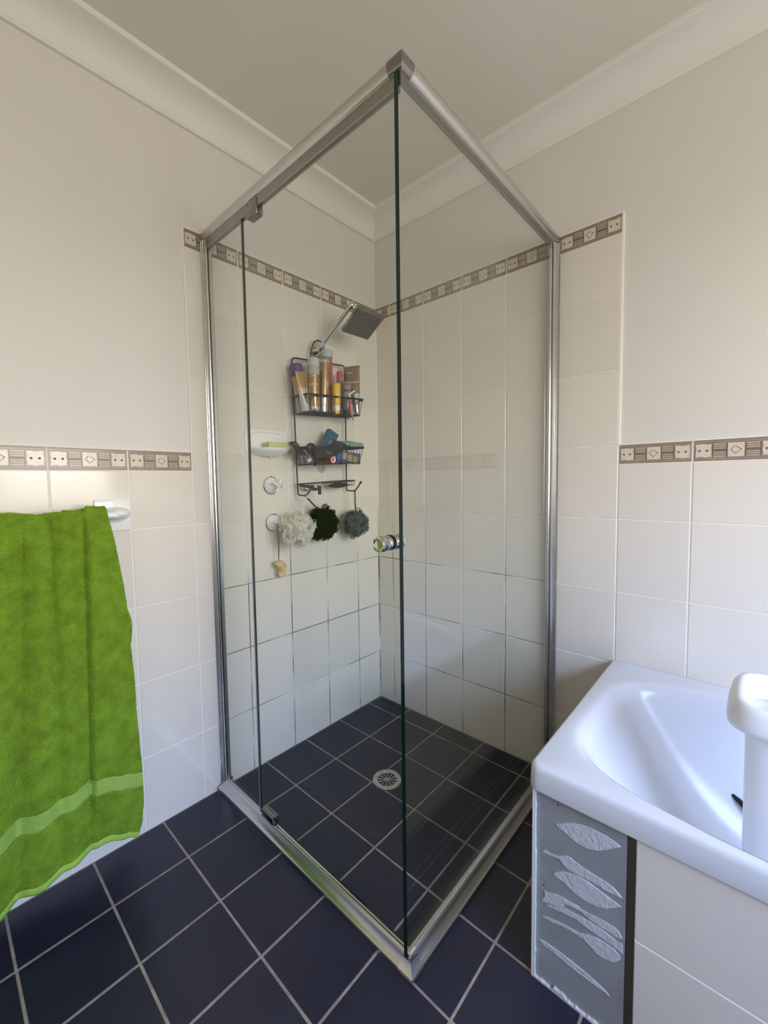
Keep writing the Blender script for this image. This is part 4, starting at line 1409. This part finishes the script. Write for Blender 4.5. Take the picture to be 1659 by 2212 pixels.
# ------------------------------------------------------------------ things in the middle basket
G2 = 'toiletries in the middle caddy basket'
def slab_from(name, label, cat, quad, th, m, group, normal=None, bevel=.001, wrinkle=0.0, cuts=0, pname='sheet'):
    """a thin box over four corner points (order round the outline)"""
    P = [Vector(q) for q in quad]
    c = sum(P, Vector()) / 4
    n = (P[2] - P[0]).cross(P[3] - P[1]).normalized()
    if normal is not None and n.dot(Vector(normal)) < 0:
        n = -n
    t = thing(name, label, cat, c, group=group)
    bm = bmesh.new()
    A = [bm.verts.new(p - c + n * th / 2) for p in P]
    B = [bm.verts.new(p - c - n * th / 2) for p in P]
    for j in range(4):
        bm.faces.new((A[j], A[(j + 1) % 4], B[(j + 1) % 4], B[j]))
    bm.faces.new(A); bm.faces.new(B[::-1])
    if bevel:
        bmesh.ops.bevel(bm, geom=list(bm.edges), offset=bevel, segments=2, affect='EDGES')
    if cuts:
        bmesh.ops.subdivide_edges(bm, edges=[e for e in bm.edges if e.calc_length() > .012], cuts=cuts, use_grid_fill=True)
        bmesh.ops.triangulate(bm, faces=[f for f in bm.faces if len(f.verts) > 4])
        for v in bm.verts:
            v.co += n * wrinkle * noise.noise((v.co + c) * 95)
    obj(pname, bm, m, t, 40)
    return t, c, n
t, c, n = slab_from('sachet', 'flat black sachet leaning over the left end of the middle basket', 'sachet', [(.612, .085, 1.310), (.552, .048, 1.318), (.522, .078, 1.262), (.583, .112, 1.256)], .004, 'matte_black', G2, (0, 1, 1), .0012, .0015, 4)
lettering('Cool', .014, 'grey_print', t, align(n * .0032 + Vector((.010, 0, .012)), n, 0) @ Matrix.Rotation(radians(160), 4, 'Z'))
# round black brush
t = thing('hair_brush', 'black brush with a round head, its handle down through the middle basket', 'brush', (.512, .100, 1.25), group=G2)
ti = Matrix.Translation((-.512, -.100, -1.25))
bm = bmesh.new()
r = bmesh.ops.create_uvsphere(bm, u_segments=20, v_segments=12, radius=1)
xform(r['verts'], Matrix.Translation((.512, .098, 1.287)) @ Matrix.Diagonal((.027, .014, .024, 1)))
part('brush_head', bm, 'matte_black', t, ti, 60)
bm = bmesh.new(); tube(bm, [(.510, .100, 1.275), (.507, .108, 1.25), (.504, .110, 1.225), (.503, .110, 1.2155)], [.009, .0085, .0080, .0045], 14)
part('handle', bm, 'rubber', t, ti, 60)
# blue box
t, c, n = slab_from('blue_box', 'dark blue card box tilted upright in the middle basket', 'box', [(.385, .062, 1.382), (.333, .062, 1.357), (.398, .066, 1.252), (.452, .066, 1.276)], .022, 'blue', G2, (0, 1, 0), .001)
ax1 = Vector((.385 - .333, 0, 1.382 - 1.357)).normalized()   # short edge
ax2 = Vector((.385 - .452, 0, 1.382 - 1.276)).normalized()   # long edge
for k, L in enumerate((.018, .018, .018)):
    p0 = n * .0116 + ax1 * (-.004 - k * .0065 + .006) + ax2 * (.006)
    bm = bmesh.new(); tube(bm, [p0 - ax2 * L / 2, p0 + ax2 * L / 2], .0008, 5)
    obj('printed_bar', bm, 'white', t)
# black pouch with script
t = thing('pouch', 'black pouch with white script draped across the front of the middle basket', 'pouch', (.42, .135, 1.26), group=G2)
ti = Matrix.Translation((-.42, -.135, -1.26))
bm = bmesh.new()
outl = [(.525, 1.292), (.47, 1.2925), (.40, 1.2985), (.322, 1.308), (.345, 1.294), (.378, 1.278), (.430, 1.255), (.485, 1.232), (.508, 1.223), (.522, 1.232), (.526, 1.262)]
F = [bm.verts.new((x, .1390, z)) for x, z in outl]; K = [bm.verts.new((x, .1345, z)) for x, z in outl]
nn = len(outl)
for j in range(nn):
    bm.faces.new((F[j], F[(j + 1) % nn], K[(j + 1) % nn], K[j]))
ff = [bm.faces.new(F), bm.faces.new(K[::-1])]
bmesh.ops.triangulate(bm, faces=ff)
bmesh.ops.subdivide_edges(bm, edges=list(bm.edges), cuts=3, use_grid_fill=True)
for v in bm.verts:
    v.co.y += .0016 * noise.noise(v.co * 70)
part('packet', bm, 'matte_black', t, ti, 50)
lettering('Truly', .013, 'grey_print', t, Matrix.Translation((.455 - .42, .1415 - .135, 1.272 - 1.26)) @ Matrix.Rotation(radians(17), 4, 'Y').inverted() @ Matrix(((-1, 0, 0, 0), (0, 0, 1, 0), (0, 1, 0, 0), (0, 0, 0, 1))))
# crinkled foil
t, c, n = slab_from('foil_packet', 'crinkled black foil packet on top of the middle basket', 'packet', [(.415, .110, 1.304), (.378, .090, 1.330), (.345, .085, 1.326), (.318, .115, 1.309)], .008, 'foil_black', G2, (0, 1, .3), .001, .004, 5)
# teal pouch
t, c, n = slab_from('wet_wipe_pack', 'mint green soft pack lying on the right end of the middle basket', 'pack', [(.352, .070, 1.324), (.245, .062, 1.332), (.222, .120, 1.315), (.330, .120, 1.3115)], .012, 'teal', G2, (0, .3, 1), .003, .003, 4)
bm = bmesh.new(); box(bm, -.052, .052, -.002, .002, -.006, .006, .001, 1, mtx=Matrix.Translation((.282 - c.x, .1235 - c.y, 1.3105 - c.z)) @ Matrix.Rotation(radians(2.5), 4, 'Y'))
obj('printed_edge', bm, 'pale_blue', t)
# red tube with open end
t = thing('lotion_tube', 'small pinkish red tube lying with its round open end showing in the middle basket', 'tube', (.44, .112, 1.238), group=G2)
ti = Matrix.Translation((-.44, -.112, -1.238))
tm = align((.4300, .078, 1.2440), (-.16, 1, .0))
bm = bmesh.new(); lathe(bm, [(0, -.01), (.0125, -.008), (.0140, 0), (.0140, .050), (.0130, .052)], 24, tm)
part('body', bm, 'red', t, ti, 50)
bm = bmesh.new(); lathe(bm, [(.0130, .050), (.0150, .0515), (.0152, .055), (.0125, .0562), (.0105, .054), (.0105, .048)], 24, tm)
part('white_rim', bm, 'white', t, ti, 50)
bm = bmesh.new(); lathe(bm, [(.0107, .049), (0, .047)], 24, tm)
part('inside', bm, 'red', t, ti)
# blue box with beige label
t = thing('small_carton', 'mid blue carton with a beige label at the right end of the middle basket', 'box', (.312, .098, 1.254), (0, radians(-4), 0), G2)
bm = bmesh.new(); box(bm, -.070, .070, -.018, .018, -.022, .026, .003, 2)
obj('carton', bm, 'mid_blue', t, 40)
bm = bmesh.new()
lm = Matrix.Rotation(radians(-10), 4, 'Y')
box(bm, -.058, .040, .0178, .0192, -.014, .016, .0004, 1, mtx=lm)
obj('beige_label', bm, 'beige', t)
bm = bmesh.new()
for x0 in (-.045, -.034, -.022, -.008, .004, .018):
    for z0 in (-.006, .002, .009):
        if rnd.random() < .75:
            box(bm, x0, x0 + rnd.uniform(.004, .008), .0190, .0196, z0, z0 + .0028, mtx=lm)
obj('label_print', bm, 'ink', t)['kind'] = 'stuff'
# silver crumpled wrapper
t = thing('foil_wrapper', 'crumpled silver wrapper at the left of the middle basket', 'wrapper', (.528, .112, 1.2405), group=G2)
bm = bmesh.new()
r = bmesh.ops.create_icosphere(bm, subdivisions=3, radius=1)
for v in bm.verts:
    k = 1 + .45 * noise.noise(v.co * 2.1) + .25 * noise.noise(v.co * 5)
    v.co = Vector((v.co.x * .019, v.co.y * .008, v.co.z * .015)) * k
obj('foil', bm, 'silver', t)

# ------------------------------------------------------------------ razor and pad on the small tray
t = thing('razor', 'black razor hung in the wire loops at the bottom of the caddy', 'razor', (.50, .07, 1.13), group='things on the bottom rack of the caddy')
ti = Matrix.Translation((-.50, -.07, -1.13))
bm = bmesh.new(); tube(bm, [(.545, .052, 1.139), (.53, .058, 1.135), (.50, .074, 1.129), (.487, .088, 1.121), (.484, .096, 1.117)], [.0035, .0058, .0062, .0048, .0042], 12)
part('handle', bm, 'rubber', t, ti, 60)
bm = bmesh.new(); box(bm, -.005, .005, -.006, .006, -.019, .019, .002, 2, mtx=Matrix.Translation((.4765, .102, 1.1155)) @ Matrix.Rotation(radians(5), 4, 'X'))
box(bm, -.0065, -.0045, -.0045, .0045, -.016, .016, mtx=Matrix.Translation((.4765, .102, 1.1155)))
part('blade_head', bm, 'matte_black', t, ti, 40)
t = thing('scrub_pad', 'black oval scrub pad lying in the small wire tray', 'pad', (.340, .072, 1.134), (0, radians(3), 0), 'things on the bottom rack of the caddy')
bm = bmesh.new()
r = bmesh.ops.create_uvsphere(bm, u_segments=28, v_segments=14, radius=1)
for v in bm.verts:
    k = 1 + .05 * noise.noise(v.co * 6)
    v.co = Vector((v.co.x * .052, v.co.y * .032, v.co.z * .0125)) * k
obj('pad', bm, 'matte_black', t, 60)

# ------------------------------------------------------------------ bath puffs and sponge
def puff(label, c, R, net, cordm, top, seed, squash=(1, .85, 1)):
    t = thing('bath_puff', label, 'bath puff', c, group='bath puffs hanging under the caddy')
    rr = random.Random(seed)
    bm = bmesh.new()
    NP = 330
    for k in range(NP):
        zc = 1 - 2 * (k + .5) / NP
        ph = k * 2.39996 + rr.uniform(-.4, .4)
        q = math.sqrt(max(0, 1 - zc * zc))
        d = Vector((q * cos(ph), q * sin(ph), zc))
        tt = Matrix.Rotation(rr.uniform(0, 2 * pi), 3, d) @ d.orthogonal().normalized()
        b = d.cross(tt)
        r1 = R * rr.uniform(.78, 1.0) * (1.24 if k % 6 == 0 else 1)
        r0 = R * rr.uniform(.15, .45)
        hw = R * rr.uniform(.12, .24)
        wd_ = R * rr.uniform(.06, .15)
        lean = tt * rr.uniform(-.3, .3) * R + b * rr.uniform(-.3, .3) * R
        ph2 = rr.uniform(0, 6)
        rows = []
        NT = 12
        for i in range(NT + 1):
            th = pi * i / NT
            p = d * (r0 + (r1 - r0) * sin(th) ** .75) + tt * (hw * cos(th) * (1 + .7 * sin(th))) + lean * sin(th)
            wv = wd_ * (.4 + .9 * sin(th))
            row = []
            for j in (-1, -.35, .35, 1):
                rip = .045 * R * sin(i * .9 + j * 1.4 + ph2)
                pp = p + b * (wv * j) + d * (.18 * wd_ * j * j) + tt * rip
                row.append(bm.verts.new(Vector((pp.x * squash[0], pp.y * squash[1], pp.z * squash[2]))))
            rows.append(row)
        for A, B in zip(rows, rows[1:]):
            for j in range(3):
                bm.faces.new((A[j], A[j + 1], B[j + 1], B[j]))
    o = obj('netting', bm, net, t, 180)
    bm = bmesh.new()
    cv = Vector(c)
    tp = Vector(top)
    base = Vector((0, 0, R * .55)) + (tp - cv).normalized() * R * .2
    tpl = tp - cv
    side = Vector((.006, 0, .001))
    tube(bm, [base, base.lerp(tpl, .5) + side * .8, tpl + side * .45, tpl + Vector((0, 0, .006)), tpl - side * .45, base.lerp(tpl, .5) - side * .5, base + Vector((.001, 0, 0))], .0017, 7)
    obj('cord', bm, cordm, t, 60)
    return t
puff('white net bath puff on a white cord from the left caddy hook', (.606, .126, .966), .064, 'net_white', 'cord_white', (.5335, .092, 1.093), 1)
puff('black net bath puff hanging behind the white one', (.438, .078, .969), .066, 'net_black', 'cord_dark', (.5335, .078, 1.093), 2, (1, .8, 1.05))
puff('grey net bath puff alone on the right caddy hook', (.252, .088, .9545), .063, 'net_grey', 'cord_dark', (.2525, .086, 1.105), 3)

t = thing('bath_sponge', 'small yellow crescent shaped sponge hanging by a dark cord from the lower tap', 'sponge', (.647, .040, .797))
bm = bmesh.new()
pts, rads = [], []
for k in range(15):
    a = radians(128) - radians(215) * k / 14
    pts.append((.019 * cos(a) * -1, 0, .0225 * sin(a)))
    rads.append(.0150 * (.62 + .55 * sin(pi * min(1, (k + 1.5) / 16))))
tube(bm, pts, rads, 18)
bmesh.ops.subdivide_edges(bm, edges=[e for e in bm.edges if e.calc_length() > .003], cuts=1, use_grid_fill=True)
for v in bm.verts:
    k = noise.noise(v.co * 170) * .0026 + noise.noise(v.co * 420) * .0012
    v.co += v.co.normalized() * k + Vector((0, noise.noise(v.co * 230 + Vector((5, 5, 5))) * .0022, 0))
obj('sponge', bm, 'sponge', t, 80)
bm = bmesh.new()
for s_ in (-1, 1):
    tube(bm, [(-.001, 0, .028), (s_ * .0018, .004, .09), (s_ * .0045 + .002, .006, .160), (s_ * .004 + .004, .008, .192)], .0013, 6)
tube(bm, [(.000, .008, .192), (.004, .002, .1985), (.008, .008, .192)], .0013, 6)
obj('cord', bm, 'cord_dark', t, 60)
